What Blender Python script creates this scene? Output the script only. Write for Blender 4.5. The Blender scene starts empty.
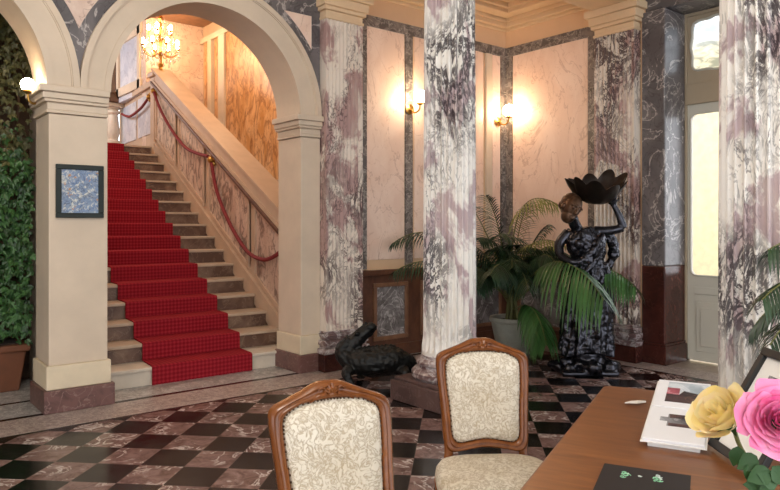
import bpy, bmesh, math, random
from mathutils import Vector, Matrix, Euler, noise
random.seed(11)
PI = math.pi
COL = bpy.context.scene.collection
# ------------------------------------------------------------------ frame
ANG = math.atan2(836, 679)
SU, CU = math.sin(ANG), math.cos(ANG)
EYE = 1.5
def C(X, Z, z=0.0):
    """ground distances right of / ahead of the viewpoint -> world"""
    return Vector((SU*X + CU*Z, -CU*X + SU*Z, z))
def W(px, py, Z):
    return C((px-390)/680*Z, Z, EYE-(py-224)/680*Z)
# ------------------------------------------------------------------ mesh builder
class MB:
    def __init__(s): s.v=[]; s.f=[]; s.mi=[]
    def add(s, vs, fs, mi=0, M=None):
        o=len(s.v)
        for p in vs:
            p=Vector(p)
            if M is not None: p=M@p
            s.v.append(p)
        for f in fs:
            s.f.append([o+i for i in f]); s.mi.append(mi)
        return s
    def box(s, x0,x1,y0,y1,z0,z1, mi=0, M=None):
        return s.add([(x0,y0,z0),(x1,y0,z0),(x1,y1,z0),(x0,y1,z0),(x0,y0,z1),(x1,y0,z1),(x1,y1,z1),(x0,y1,z1)],
              [(0,3,2,1),(4,5,6,7),(0,1,5,4),(1,2,6,5),(2,3,7,6),(3,0,4,7)], mi, M)
    def prism(s, pts, a, b, axis='y', mi=0, M=None):
        """polygon pts (2D) extruded between a and b along axis"""
        def mk(p,t):
            if axis=='y': return (p[0],t,p[1])
            if axis=='x': return (t,p[0],p[1])
            return (p[0],p[1],t)
        n=len(pts)
        vs=[mk(p,a) for p in pts]+[mk(p,b) for p in pts]
        fs=[tuple(range(n)), tuple(range(2*n-1,n-1,-1))]+[(i,i+n,(i+1)%n+n,(i+1)%n) for i in range(n)]
        return s.add(vs,fs,mi,M)
    def rings(s, rings, close=True, caps=True, mi=0, M=None):
        n=len(rings[0]); vs=[p for r in rings for p in r]; fs=[]
        for k in range(len(rings)-1):
            for i in range(n if close else n-1):
                j=(i+1)%n
                fs.append((k*n+i,k*n+j,(k+1)*n+j,(k+1)*n+i))
        if caps and close:
            fs.append(tuple(range(n-1,-1,-1))); fs.append(tuple((len(rings)-1)*n+i for i in range(n)))
        return s.add(vs,fs,mi,M)
    def lathe(s, prof, n=24, c=(0,0,0), mi=0, M=None, mod=None):
        R=[]
        for (r,z) in prof:
            ring=[]
            for i in range(n):
                a=2*PI*i/n; rr=r*(mod(a,z) if mod else 1)
                ring.append((c[0]+rr*math.cos(a),c[1]+rr*math.sin(a),c[2]+z))
            R.append(ring)
        return s.rings(R,True,True,mi,M)
    def tube(s, pts, rad, n=8, mi=0, M=None, flat=1.0, closed=False, up=None):
        pts=[Vector(p) for p in pts]; R=[]; N=len(pts)
        prevx=None
        for k,p in enumerate(pts):
            if closed: t=(pts[(k+1)%N]-pts[k-1])
            else: t=(pts[min(k+1,N-1)]-pts[max(k-1,0)])
            if t.length<1e-9: t=Vector((0,0,1))
            t.normalize()
            if up is not None: x=Vector(up)
            elif prevx is None: x=Vector((0,0,1)) if abs(t.z)<.9 else Vector((1,0,0))
            else: x=prevx
            x=(x-t*x.dot(t)); x.normalize(); prevx=x; y=t.cross(x)
            r=rad[k] if isinstance(rad,(list,tuple)) else rad
            ra,rb=(r if isinstance(r,(list,tuple)) else (r,r*flat))
            R.append([p+x*ra*math.cos(2*PI*i/n)+y*rb*math.sin(2*PI*i/n) for i in range(n)])
        if closed:
            R.append(R[0]); return s.rings(R,True,False,mi,M)
        return s.rings(R,True,True,mi,M)
    def ball(s, c, r, n=12, m=8, mi=0, M=None):
        r=(r,r,r) if not isinstance(r,(tuple,list)) else r
        R=[]
        for k in range(m+1):
            ph=-PI/2+PI*k/m; q=max(math.cos(ph),.01)
            R.append([(c[0]+r[0]*q*math.cos(2*PI*i/n),c[1]+r[1]*q*math.sin(2*PI*i/n),c[2]+r[2]*math.sin(ph)) for i in range(n)])
        return s.rings(R,True,True,mi,M)
    def build(s, name, mats, parent=None, smooth=False, world=False, bevel=0, angle=35):
        me=bpy.data.meshes.new(name)
        off=parent.location if (world and parent is not None) else Vector((0,0,0))
        me.from_pydata([tuple(p-off) for p in s.v],[],s.f)
        if not isinstance(mats,(list,tuple)): mats=[mats]
        for m in mats: me.materials.append(m)
        if len(mats)>1: me.polygons.foreach_set('material_index', s.mi)
        me.update()
        bm=bmesh.new(); bm.from_mesh(me); bmesh.ops.recalc_face_normals(bm,faces=bm.faces); bm.to_mesh(me); bm.free()
        o=bpy.data.objects.new(name,me); COL.objects.link(o)
        if parent is not None: o.parent=parent
        if smooth:
            me.polygons.foreach_set('use_smooth',[True]*len(me.polygons))
            try: me.set_sharp_from_angle(angle=math.radians(angle))
            except Exception: pass
        if bevel:
            b=o.modifiers.new('edge','BEVEL'); b.width=bevel; b.segments=2; b.limit_method='ANGLE'; b.angle_limit=math.radians(40)
        return o
def tag(o,label,cat,group=None,kind=None):
    o['label']=label; o['category']=cat
    if group: o['group']=group
    if kind: o['kind']=kind
    return o
def empty(name, loc, rz=0):
    o=bpy.data.objects.new(name,None); COL.objects.link(o); o.location=loc; o.rotation_euler=(0,0,rz); o.empty_display_size=.1
    return o
# ------------------------------------------------------------------ materials
def lin(c):
    if isinstance(c,str): c=[int(c[i:i+2],16)/255 for i in (0,2,4)]
    return tuple(((x/12.92) if x<=.04045 else ((x+.055)/1.055)**2.4) for x in c)+(1,)
class Nd:
    def __init__(s,name):
        s.m=bpy.data.materials.new(name); s.m.use_nodes=True; s.t=s.m.node_tree
        s.b=s.t.nodes['Principled BSDF']
    def n(s,typ,**kw):
        x=s.t.nodes.new(typ)
        for k,v in kw.items():
            if k in x.inputs.keys(): x.inputs[k].default_value=v
            else: setattr(x,k,v)
        return x
    def l(s,a,b): s.t.links.new(a,b)
    def coord(s,scale=(1,1,1),rot=(0,0,0)):
        tc=s.n('ShaderNodeTexCoord'); mp=s.n('ShaderNodeMapping'); mp.inputs['Scale'].default_value=scale; mp.inputs['Rotation'].default_value=rot
        s.l(tc.outputs['Object'],mp.inputs['Vector']); return mp.outputs['Vector']
    def noise(s,vec,scale,detail=6,rough=.6,dist=0):
        x=s.n('ShaderNodeTexNoise'); x.inputs['Scale'].default_value=scale; x.inputs['Detail'].default_value=detail
        x.inputs['Roughness'].default_value=rough; x.inputs['Distortion'].default_value=dist
        s.l(vec,x.inputs['Vector']); return x.outputs['Fac']
    def rng(s,val,a,b,c=0.,d=1.):
        x=s.n('ShaderNodeMapRange'); x.clamp=True
        for k,v in zip(('From Min','From Max','To Min','To Max'),(a,b,c,d)): x.inputs[k].default_value=v
        s.l(val,x.inputs['Value']); return x.outputs['Result']
    def math(s,op,a,b=None,c=None):
        x=s.n('ShaderNodeMath',operation=op)
        for i,q in enumerate((a,b,c)):
            if q is None: continue
            if isinstance(q,(int,float)): x.inputs[i].default_value=q
            else: s.l(q,x.inputs[i])
        return x.outputs[0]
    def mix(s,fac,a,b):
        x=s.n('ShaderNodeMix',data_type='RGBA')
        if isinstance(fac,(int,float)): x.inputs[0].default_value=fac
        else: s.l(fac,x.inputs[0])
        for i,q in ((6,a),(7,b)):
            if isinstance(q,(tuple,list)): x.inputs[i].default_value=q
            elif isinstance(q,str): x.inputs[i].default_value=lin(q)
            else: s.l(q,x.inputs[i])
        return x.outputs[2]
    def vein(s,vec,scale,w,detail=5,dist=1.2,rough=.55):
        f=s.noise(vec,scale,detail,rough,dist)
        return s.rng(s.math('ABSOLUTE',s.math('SUBTRACT',f,.5)),0,w,1,0)
    def out(s,col,rough=.5,bump=None,bs=.3,bd=.01,spec=.5,metal=0):
        if isinstance(col,str): s.b.inputs['Base Color'].default_value=lin(col)
        elif isinstance(col,(tuple,list)): s.b.inputs['Base Color'].default_value=col
        else: s.l(col,s.b.inputs['Base Color'])
        if isinstance(rough,(int,float)): s.b.inputs['Roughness'].default_value=rough
        else: s.l(rough,s.b.inputs['Roughness'])
        s.b.inputs['Metallic'].default_value=metal
        s.b.inputs['Specular IOR Level'].default_value=spec
        if bump is not None:
            x=s.n('ShaderNodeBump'); x.inputs['Strength'].default_value=bs; x.inputs['Distance'].default_value=bd
            s.l(bump,x.inputs['Height']); s.l(x.outputs['Normal'],s.b.inputs['Normal'])
        return s.m
def marble(name,base,patch,vein,ps=2.,vs=3.,vw=.02,amt=.9,rough=.25,scale=(1,1,1),p0=.45,p1=.6,v2=None,v2s=7,v2w=.012,v2a=.6,dist=1.2,spec=.5):
    k=Nd(name); v=k.coord(scale)
    c=k.mix(k.rng(k.noise(v,ps,6,.62,.6),p0,p1),base,patch)
    c=k.mix(k.math('MULTIPLY',k.vein(v,vs,vw,6,dist),amt),c,vein)
    if v2: c=k.mix(k.math('MULTIPLY',k.vein(v,v2s,v2w,4,.8),v2a),c,v2)
    return k.out(c,rough,spec=spec)
def plain(name,col,rough=.5,metal=0,var=.12,ns=8,bump=0,spec=.5):
    k=Nd(name); v=k.coord(); f=k.noise(v,ns,5,.6)
    L=lin(col); d=tuple(x*(1-var) for x in L[:3])+(1,); u=tuple(min(1,x*(1+var)) for x in L[:3])+(1,)
    return k.out(k.mix(k.rng(f,.3,.7),d,u),rough,f if bump else None,bump or .1,.01,spec,metal)
def emit(name,col,st):
    k=Nd(name); k.b.inputs['Base Color'].default_value=lin(col); k.b.inputs['Emission Color'].default_value=lin(col); k.b.inputs['Emission Strength'].default_value=st
    return k.m
def breccia(name,white,mauve,dark,sc=1.0,rough=.3):
    k=Nd(name); v=k.coord((sc,sc,sc*.50))
    c=k.mix(k.rng(k.noise(v,2.6,5,.6,1.2),.49,.54),white,mauve)
    c=k.mix(k.math('MULTIPLY',k.rng(k.noise(v,5.0,4,.6,.8),.5,.62),.30),c,'d8cdbd')
    reg=k.rng(k.noise(v,1.9,4,.6,.5),.47,.60)
    w=k.rng(k.vein(v,3.9,.075,7,2.2,.72),.25,.6)
    w2=k.rng(k.vein(v,9.0,.055,6,1.6,.62),.3,.8)
    c=k.mix(k.math('MULTIPLY',k.math('MULTIPLY',w2,reg),.75),c,dark)
    c=k.mix(k.math('MULTIPLY',k.math('MULTIPLY',w,k.rng(k.noise(v,1.6,3,.5),.43,.55)),.92),c,dark)
    return k.out(c,rough)
M={}
M['cream']=plain('cream_stone','cebca6',.6,0,.07,3,.05)
M['cream_base']=plain('cream_stone_base','d6c6aa',.6,0,.08,4,.05)
M['redbase']=marble('red_brown_marble','6b4a44','4e322e','9a8078',4,7,.02,.6,.35)
M['redwood']=marble('oxblood_marble','46221c','341814','6a4034',3,6,.015,.5,.25)
M['grey']=marble('grey_veined_marble','585456','746e6e','c8c0ba',2.2,2.2,.018,.75,.28,p0=.4,p1=.62,v2='3a3434',v2s=5,v2w=.02)
M['greytrim']=marble('grey_trim_marble','5c5450','847a74','cfc6bc',9,9,.03,.55,.35)
M['peach']=marble('peach_marble_panel','e6c8b4','eed4c2','b08872',1.6,1.5,.010,.55,.4,scale=(1.3,1.3,.8),v2='b58a70',v2s=4,v2w=.008,v2a=.35)
M['pinkspan']=marble('pale_pink_marble','cfb4a4','dcc6b6','8a6a60',3,4,.02,.6,.4)
M['peachwall']=plain('peach_plaster','e0bd98',.6,0,.05,2)
M['cornice']=plain('cornice_plaster','dcc09c',.6,0,.05,2)
M['ceil']=plain('ceiling_plaster','f0e4d0',.7,0,.03,2)
M['breccia']=breccia('violet_breccia','efebe4','bba6a8','33262c')
M['breccia_warm']=breccia('violet_breccia_pilaster','e2d6c8','b0908a','44292a',.95,.35)
M['breccia_base']=marble('breccia_plinth','6e5654','a89a98','d8d4d4',7,6,.05,.7,.3,p0=.5,p1=.62,v2='40302f')
M['plinth']=marble('purple_brown_plinth','5e4844','4a3836','8c7c78',4,8,.02,.4,.3)
M['orange']=marble('amber_marble','d8a878','c08850','7c4a28',2.5,2.4,.05,.75,.35,scale=(1,1.6,.7),v2='8c5a34',v2s=6,v2w=.03,v2a=.5)
M['stairpanel']=marble('stair_marble_panel','d2bcaa','c4a894','54392e',3,2.6,.05,.85,.35,scale=(1,1.3,.75),v2='6a4a3c',v2s=6,v2w=.02)
M['stairstone']=plain('stair_stone','c0a68e',.5,0,.08,4)
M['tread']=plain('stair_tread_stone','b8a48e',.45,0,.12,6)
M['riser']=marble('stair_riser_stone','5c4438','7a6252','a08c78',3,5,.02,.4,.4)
M['whitestone']=plain('bottom_step_stone','cbbfae',.45,0,.1,6)
M['palewall']=marble('pale_blue_marble','cfd0d8','b4b8c6','8a8c9c',2,2.5,.02,.6,.35)
def floor_mat():
    k=Nd('checker_marble_floor'); tc=k.n('ShaderNodeTexCoord'); sp=k.n('ShaderNodeSeparateXYZ'); k.l(tc.outputs['Object'],sp.inputs[0])
    x,y=sp.outputs[0],sp.outputs[1]
    a=k.math('ADD',k.math('MULTIPLY',k.math('ADD',x,y),.70711/.300),-.5)
    b=k.math('ADD',k.math('MULTIPLY',k.math('SUBTRACT',x,y),.70711/.281),.05)
    fa,fb=k.math('FLOOR',a),k.math('FLOOR',b)
    ck=k.math('FLOORED_MODULO',k.math('ADD',fa,fb),2.0)
    cell=k.n('ShaderNodeTexWhiteNoise',noise_dimensions='2D'); cx=k.n('ShaderNodeCombineXYZ'); k.l(fa,cx.inputs[0]); k.l(fb,cx.inputs[1]); k.l(cx.outputs[0],cell.inputs['Vector'])
    # shift texture per cell
    va=k.n('ShaderNodeVectorMath',operation='MULTIPLY_ADD'); k.l(cell.outputs['Color'],va.inputs[0]); va.inputs[1].default_value=(9,9,9); k.l(tc.outputs['Object'],va.inputs[2])
    v=va.outputs[0]
    pink=k.mix(k.rng(k.noise(v,9,6,.7,.8),.36,.64),'5c443e','907670')
    pink=k.mix(k.math('MULTIPLY',k.math('MULTIPLY',k.vein(v,5,.035,6,1.5),k.rng(k.noise(v,3.5,3,.5),.46,.56)),.9),pink,'e0d6d0')
    pink=k.mix(k.rng(cell.outputs['Value'],0,1,0,.3),pink,'50383a')
    blk=k.mix(k.math('MULTIPLY',k.vein(v,5,.010,5,1.0),.3),'0c0b0c','565050')
    c=k.mix(ck,blk,pink)
    def edge(q):
        f=k.math('FRACT',q); return k.math('MINIMUM',f,k.math('SUBTRACT',1.0,f))
    j=k.rng(k.math('MINIMUM',edge(a),edge(b)),0.004,.010,1,0)
    c=k.mix(k.math('MULTIPLY',j,.6),c,'5a4c48')
    return k.out(c,k.rng(k.noise(tc.outputs['Object'],6,3),.3,.7,.14,.24),spec=.22)
M['floor']=floor_mat()
M['mosaic']=marble('border_mosaic','8a7872','a89a92','d8cec6',16,14,.06,.6,.3,v2='5c4a46',v2s=20,v2w=.04)
M['blackstone']=plain('black_stone','141213',.25,0,.3,10)
M['edgestone']=marble('border_stone','9a8a7c','b0a090','6a5850',5,6,.02,.5,.35)
M['greyslab']=marble('grey_slab','8c8884','aaa6a2','dcd8d4',8,9,.05,.6,.35,v2='5a5654',v2s=14,v2w=.04)
def wood(name,c1,c2,rough=.35,scale=(1,1,1),sc=6,rot=(0,0,0)):
    k=Nd(name); v=k.coord(scale,rot)
    f=k.noise(v,sc,6,.6,.4); g=k.noise(v,sc*5,3,.5,.2)
    c=k.mix(k.rng(f,.3,.7),c1,c2); c=k.mix(k.math('MULTIPLY',k.rng(g,.45,.7),.25),c,c1)
    return k.out(c,rough,g,.05,.002)
M['chairwood']=wood('carved_walnut','663616','885026',.26,(3,3,1),6)
M['tablewood']=wood('table_walnut','6c4022','8e5a32',.34,(6,.8,1),4,(0,0,-.62))
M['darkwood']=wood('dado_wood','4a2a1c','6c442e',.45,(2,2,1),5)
M['brownfluted']=wood('brown_column_wood','4a3020','6e4c34',.4,(3,3,1),5)
def fabric():
    k=Nd('cream_damask'); v=k.coord()
    n1=k.noise(v,24,4,.6,2.2); 
    m=k.rng(k.math('ABSOLUTE',k.math('SUBTRACT',n1,.5)),.015,.07)
    c=k.mix(m,'bcae98','e0d8c8'); c=k.mix(k.rng(k.noise(v,5,3,.5),.40,.7,0,.35),c,'b8a27c')
    return k.out(c,.85,m,.5,.004,.2)
M['fabric']=fabric()
def carpet():
    k=Nd('red_stair_carpet'); tc=k.n('ShaderNodeTexCoord'); sp=k.n('ShaderNodeSeparateXYZ'); k.l(tc.outputs['Object'],sp.inputs[0])
    yz=k.math('ADD',sp.outputs[1],sp.outputs[2]); x=sp.outputs[0]
    a=k.math('SINE',k.math('MULTIPLY',k.math('ADD',x,yz),80.)); b=k.math('SINE',k.math('MULTIPLY',k.math('SUBTRACT',x,yz),80.))
    m=k.rng(k.math('MULTIPLY',a,b),-.5,.6)
    c=k.mix(m,'7c101c','9a242e'); return k.out(c,.9,k.noise(tc.outputs['Object'],220,2),.3,.003,.15)
M['carpet']=carpet()
M['rope']=plain('red_velvet_rope','7a1e22',.75,0,.2,60,.3)
M['brass']=plain('aged_brass','b08848',.32,1,.15,20)
M['bronze']=plain('dark_bronze','3a3a40',.24,.85,.35,14,.25)
M['bronzebowl']=plain('dark_bronze_bowl','2a211c',.42,.6,.3,12,.3)
M['bronzehead']=plain('brown_bronze','5a4232',.36,.6,.25,14)
M['crocbronze']=plain('black_green_bronze','0e0f0e',.5,.3,.5,30,.6)
def leafmat(name,c1,c2,rough=.4):
    k=Nd(name); v=k.coord(); oi=k.n('ShaderNodeNewGeometry')
    c=k.mix(k.rng(oi.outputs['Random Per Island'],0,1),c1,c2)
    c=k.mix(k.rng(k.noise(v,3,3),.4,.65,0,.35),c,c2)
    return k.out(c,rough)
M['palm']=leafmat('palm_green','1c3a1a','3f6a34',.35)
M['palmdark']=leafmat('palm_dark_green','16261a','2c4a2c',.4)
M['palmyellow']=leafmat('palm_yellow_green','5c6a26','94904a',.4)
M['palmstem']=plain('palm_stem','6a6a3a',.5)
M['ivy']=leafmat('ivy_green','1a3216','46703a',.4)
M['ivyhi']=leafmat('ivy_brownish','3a3c22','5c5a36',.5)
M['ivystem']=plain('ivy_stem','4a3524',.8,0,.3,20,.3)
M['terracotta']=plain('terracotta','6c4028',.7,0,.15,6)
M['pot']=plain('grey_green_pot','a2a498',.5,0,.15,10,.1)
M['soil']=plain('soil','2a1f18',.95,0,.3,40,.5)
M['doorpaint']=plain('door_cream_paint','c8c4b6',.45,0,.04,2)
M['transompaint']=plain('transom_tan_paint','a89880',.5,0,.05,2)
M['black']=plain('black_lacquer','141414',.4,0,.2,8)
M['greenframe']=plain('dark_green_frame','101c18',.6,0,.2,12)
M['paper']=plain('white_paper','eceae6',.7,0,.02,5)
M['page']=plain('book_page','e6e6ea',.6,0,.02,5)
M['leafletmat']=plain('black_leaflet','1e1a1e',.55,0,.15,10)
M['mint']=plain('mint_print','8cc8a0',.6,0,.1,60)
M['print_white']=plain('white_print','c8d4cc',.6,0,.1,60)
M['photogrey']=marble('photo_grey','8c8c90','4a484c','c8c8cc',6,9,.05,.5,.5)
M['photodark']=marble('photo_dark','2a2226','4c3438','7c5a4c',9,12,.05,.5,.5)
M['photored']=marble('photo_red','b05a6a','8c3c4c','d8c0c4',7,9,.05,.5,.5)
M['photosky']=marble('photo_sky','c8d0d8','9aa8b4','e8ecf0',5,6,.05,.5,.5)
def painting():
    k=Nd('blue_floral_painting'); v=k.coord()
    c=k.mix(k.rng(k.noise(v,14,5,.65,.8),.4,.6),'6c84a8','8494a8')
    c=k.mix(k.rng(k.noise(v,30,4,.6,1.0),.52,.6),c,'c8c8c0')
    c=k.mix(k.math('MULTIPLY',k.vein(v,12,.03,4,1.5),.8),c,'3c4860')
    c=k.mix(k.rng(k.noise(v,18,3,.5),.63,.67),c,'b4845c'); return k.out(c,.5)
M['painting']=painting()
def petal(name,c1,c2,c3):
    k=Nd(name); oi=k.n('ShaderNodeNewGeometry'); v=k.coord()
    c=k.mix(k.rng(oi.outputs['Random Per Island'],0,1),c1,c2)
    c=k.mix(k.rng(k.noise(v,30,3,.5),.45,.7,0,.5),c,c3)
    m=k.out(c,.55); k.b.inputs['Subsurface Weight'].default_value=.25; k.b.inputs['Subsurface Radius'].default_value=(.01,.006,.004); return m
M['yrose']=petal('yellow_rose_petal','f8df8c','fdf0bc','fbe0cc')
M['prose']=petal('pink_rose_petal','e6589a','f08cb8','f8bcd6')
M['roseleaf']=leafmat('rose_leaf','16300f','325a26',.6)
M['bulb']=emit('warm_bulb','ffe0b8',62)
M['bulb2']=emit('warm_candle_bulb','ffd8a4',110)
def glassm(name,col,rough,ior=1.45,tint=1):
    k=Nd(name); k.b.inputs['Base Color'].default_value=lin(col); k.b.inputs['Roughness'].default_value=rough; k.b.inputs['Transmission Weight'].default_value=tint; k.b.inputs['IOR'].default_value=ior
    return k.m
M['crystal']=glassm('crystal','ffffff',.05,1.5,.8)
M['glass']=glassm('door_glass','ffffff',.0,1.02)
def frost():
    k=Nd('frosted_glass'); v=k.coord((1,1,3)); c=k.mix(k.rng(k.noise(v,6,4,.6,1),.4,.6),'ffffff','a8b0b4')
    k.b.inputs['Transmission Weight'].default_value=.9; k.b.inputs['IOR'].default_value=1.1
    return k.out(c,.35)
M['frost']=frost()
M['yellowwall']=plain('outside_yellow_wall','f0e4bc',.8)
# ------------------------------------------------------------------ setting
def S(mb,name,mat,label,cat,parent=None,**kw):
    o=mb.build(name,mat,parent,**kw)
    if parent is None: tag(o,label,cat,None,'structure')
    return o
# floor ------------------------------------------------
m=MB()
def quad(m,x0,x1,y0,y1,z=0,mi=0): m.add([(x0,y0,z),(x1,y0,z),(x1,y1,z),(x0,y1,z)],[(0,1,2,3)],mi)
xs=[-5,6.45,6.49,6.84,7.6]; ys=[-4,5.39,5.43,5.86,5.92,6.38,6.43,7.8]
for i in range(len(xs)-1):
    for j in range(len(ys)-1):
        xm=(xs[i]+xs[i+1])/2; ym=(ys[j]+ys[j+1])/2
        if xm<6.45 and ym<5.39: k=0
        elif (xm<6.49 and ym<5.43): k=2
        elif ym<5.86 and xm<6.84: k=1
        elif ym<5.92 and xm<6.84: k=2
        elif xm>6.84: k=3
        elif ym<6.38: k=4
        elif ym<6.43: k=2
        else: k=4
        quad(m,xs[i],xs[i+1],ys[j],ys[j+1],0,k)
m.box(-5,7.6,-4,7.8,-.2,-.001,4)
S(m,'floor',[M['floor'],M['mosaic'],M['blackstone'],M['edgestone'],M['greyslab']],'polished diagonal checkerboard of black and pink marble tiles with mosaic border','floor')
# arch wall ---------------------------------------------
YF,YB=5.90,6.35; SPR=2.60; RI=.94; RO=1.165; WTOP=4.25
ARC=[(.36),(2.69)]
m=MB()
def arch_piece(m,cx,R,x0,x1,y0,y1,top,n=32,mi=0):
    for k in range(n):
        a0=PI-PI*k/n; a1=PI-PI*(k+1)/n
        p0=(cx+R*math.cos(a0),SPR+R*math.sin(a0)); p1=(cx+R*math.cos(a1),SPR+R*math.sin(a1))
        m.prism([p0,p1,(p1[0],top),(p0[0],top)],y0,y1,'y',mi)
for cx in ARC: arch_piece(m,cx,RI,0,0,YF,YB,WTOP)
for (x0,x1) in ((-3.2,-.58),(1.30,1.75),(3.63,3.86)): m.box(x0,x1,YF,YB,SPR,WTOP)
m.box(-5,-3.2,YF,YB,0,WTOP)
aw=S(m,'wall_arches',M['grey'],'grey marble wall pierced by two round arches','wall')
def pier(name,x0,x1,label,left=True,right=True,flush=False):
    e=empty(name,(0,0,0)); tag(e,label,'pillar',None,'structure')
    g=.045; gl=g if left else 0; gr=g if right else 0
    m=MB(); m.box(x0,x1,YF-.005,YB,.37,SPR-.22); m.build('shaft',M['cream'],e,bevel=.006)
    m=MB(); m.box(x0-gl*.5,x1+gr*.5,YF-.03,YB,.18,.37); m.build('base_block',M['cream_base'],e,bevel=.008)
    m=MB(); m.box(x0-gl,x1+gr,YF-.055,YB,0,.18); m.build('plinth',M['redbase'],e,bevel=.006)
    m=MB()
    for (z0,z1,p) in ((2.385,2.41,.02),(2.41,2.47,.012),(2.47,2.495,.04),(2.495,2.545,.055),(2.545,2.60,.08)):
        m.box(x0-(p if left else 0),x1+(p if (right and not flush) else 0),YF-p,YB,z0,z1)
    m.build('impost',M['cream'],e,bevel=.007)
    return e
pier('pillar_left',1.30,1.75,'cream stone arch pillar left of the stairs, with framed picture',flush=True)
pier('pillar_right',3.63,3.86,'cream stone arch pillar right of the stairs, beside fluted pilaster',True,False)
pier('pillar_outer',-1.2,-.58,'cream stone arch pillar on the far side of the ivy arch')
for i,(cx,lab) in enumerate(((.36,'cream moulded arch ring in front of the ivy'),(2.69,'cream moulded arch ring over the red carpeted stairs'))):
    m=MB()
    def ring(r0,r1,y0,y1,n=48):
        R=[]
        for k in range(n+1):
            a=PI*k/n; c,s=math.cos(a),math.sin(a)
            R.append([(cx+r0*c,y0,SPR+r0*s),(cx+r1*c,y0,SPR+r1*s),(cx+r1*c,y1,SPR+r1*s),(cx+r0*c,y1,SPR+r0*s)])
        m.rings(R)
    ring(RI-.012,RO-.04,YF-.02,YB+.01); ring(RO-.06,RO-.045,YF-.032,YF+.05); ring(RO-.05,RO,YF-.045,YF+.05)
    ring(RI-.02,RI+.03,YF-.03,YF+.05)
    tag(m.build('trim_%d'%(i+1),M['cream'],None,smooth=True),lab,'arch',None,'structure')
# spandrel panels
def arcpts(cx,R,a0,a1,n): return [(cx+R*math.cos(a0+(a1-a0)*k/n),SPR+R*math.sin(a0+(a1-a0)*k/n)) for k in range(n+1)]
RP=RO+.10; top=3.95
m=MB(); pl=arcpts(ARC[0],RP,math.acos(1.165/RP),math.acos(.5),10); pr=arcpts(ARC[1],RP,PI-math.acos(.5),PI-math.acos(1.165/RP),10)
for k in range(10):
    m.prism([pl[k],(pr[10-k][0]+.0005,pr[10-k][1]),(pr[9-k][0]+.0005,pr[9-k][1]),pl[k+1]],YF-.006,YF+.01)
m.box(pl[10][0],pr[0][0],YF-.006,YF+.01,pl[10][1],top)
tag(m.build('trim_3',M['pinkspan']),'pale pink marble wedge panel between the two arches','panel',None,'structure')
m=MB(); xr=3.755
a1=math.acos((xr-ARC[1])/RP); pr=arcpts(ARC[1],RP,a1,math.asin((3.62-SPR)/RP),10)
for k in range(10): m.prism([pr[k],(xr,pr[k][1]),(xr,pr[k+1][1]),pr[k+1]],YF-.006,YF+.01)
tag(m.build('trim_4',M['peach']),'peach marble corner panel right of the stair arch','panel',None,'structure')
# wall A and B ------------------------------------------
YA=6.0; XB=6.84
m=MB(); m.box(3.86,XB+.3,YA,YA+.3,0,5.0)
S(m,'wall_back',M['peachwall'],'peach back wall of the alcove with grey marble bands','wall')
m=MB(); m.box(XB,XB+.3,4.0,YA+.3,0,5.0)
S(m,'wall_right',M['peachwall'],'peach right wall of the alcove beside the statue','wall')
m=MB(); m.box(XB,XB+.45,-4,2.35,0,5.0); m.box(XB,XB+.45,2.35,4.0,3.805,5.0)
S(m,'wall_entrance',M['grey'],'grey marble wall around the entrance door','wall')
# panels on wall A
m=MB()
for (x0,x1,z0,z1) in ((4.53,5.08,1.10,3.69),(5.23,5.95,1.10,3.69),(6.0,6.40,1.10,3.69),(6.57,6.72,1.10,3.69)):
    m.box(x0,x1,YA-.012,YA,z0,z1)
tag(m.build('trim_5',M['peach'],bevel=.004),'peach veined marble panels on the alcove back wall','panel',None,'structure')
m=MB(); m.box(4.40,XB,YA-.02,YA,3.69,3.81); 
for (x0,x1) in ((4.40,4.53),(5.09,5.20),(6.73,XB)): m.box(x0,x1,YA-.02,YA,1.0,3.69)
m.box(XB-.02,XB,4.55,YA-.02,3.69,3.81)
for (y0,y1) in ((5.88,YA-.02),(4.58,4.72)): m.box(XB-.02,XB,y0,y1,1.0,3.69)
tag(m.build('trim_6',M['greytrim']),'dark grey marble bands framing the alcove panels','trim',None,'structure')
m=MB(); m.box(6.44,6.55,YA-.03,YA,1.0,3.69)
tag(m.build('trim_7',M['cream'],bevel=.004),'narrow cream strip on the back wall near the corner','trim',None,'structure')
m=MB(); m.box(XB-.012,XB,4.73,5.87,1.10,3.69)
tag(m.build('trim_8',M['peach'],bevel=.004),'large peach veined marble panel on the alcove right wall','panel',None,'structure')
# dado
e=empty('trim_9',(0,0,0)); tag(e,'dark wooden dado with inset grey marble panels along the alcove wall','wainscot',None,'structure')
m=MB(); m.box(4.36,XB-.04,YA-.035,YA,.0,.97); m.box(XB-.035,XB,4.56,YA,0,.97); m.build('dado_board',M['darkwood'],e)
m=MB(); m.box(4.36,XB-.06,YA-.075,YA-.03,.93,.99); m.box(XB-.075,XB-.03,4.56,YA-.06,.93,.99); m.box(4.36,XB-.06,YA-.06,YA-.03,0,.14); m.box(XB-.06,XB-.03,4.56,YA-.05,0,.14)
m.build('dado_moulding',M['darkwood'],e,bevel=.008)
def inset(x0,x1,z0,z1,wallx=None):
    f=MB(); p=MB(); w=.045
    def bx(mb,a0,a1,c0,c1,d0,d1):
        if wallx is None: mb.box(a0,a1,YA-d1,YA-d0,c0,c1)
        else: mb.box(wallx-d1,wallx-d0,a0,a1,c0,c1)
    bx(f,x0,x1,z0,z0+w,.03,.06); bx(f,x0,x1,z1-w,z1,.03,.06); bx(f,x0,x0+w,z0+w,z1-w,.03,.06); bx(f,x1-w,x1,z0+w,z1-w,.03,.06)
    bx(p,x0+w,x1-w,z0+w,z1-w,.03,.04)
    o=f.build('panel_frame',M['stairwood'],e,bevel=.006); p.build('marble_inset',M['greyinset'],e)
M['stairwood']=wood('panel_frame_wood','6e4a34','8c6448',.45,(2,2,1),5)
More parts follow.
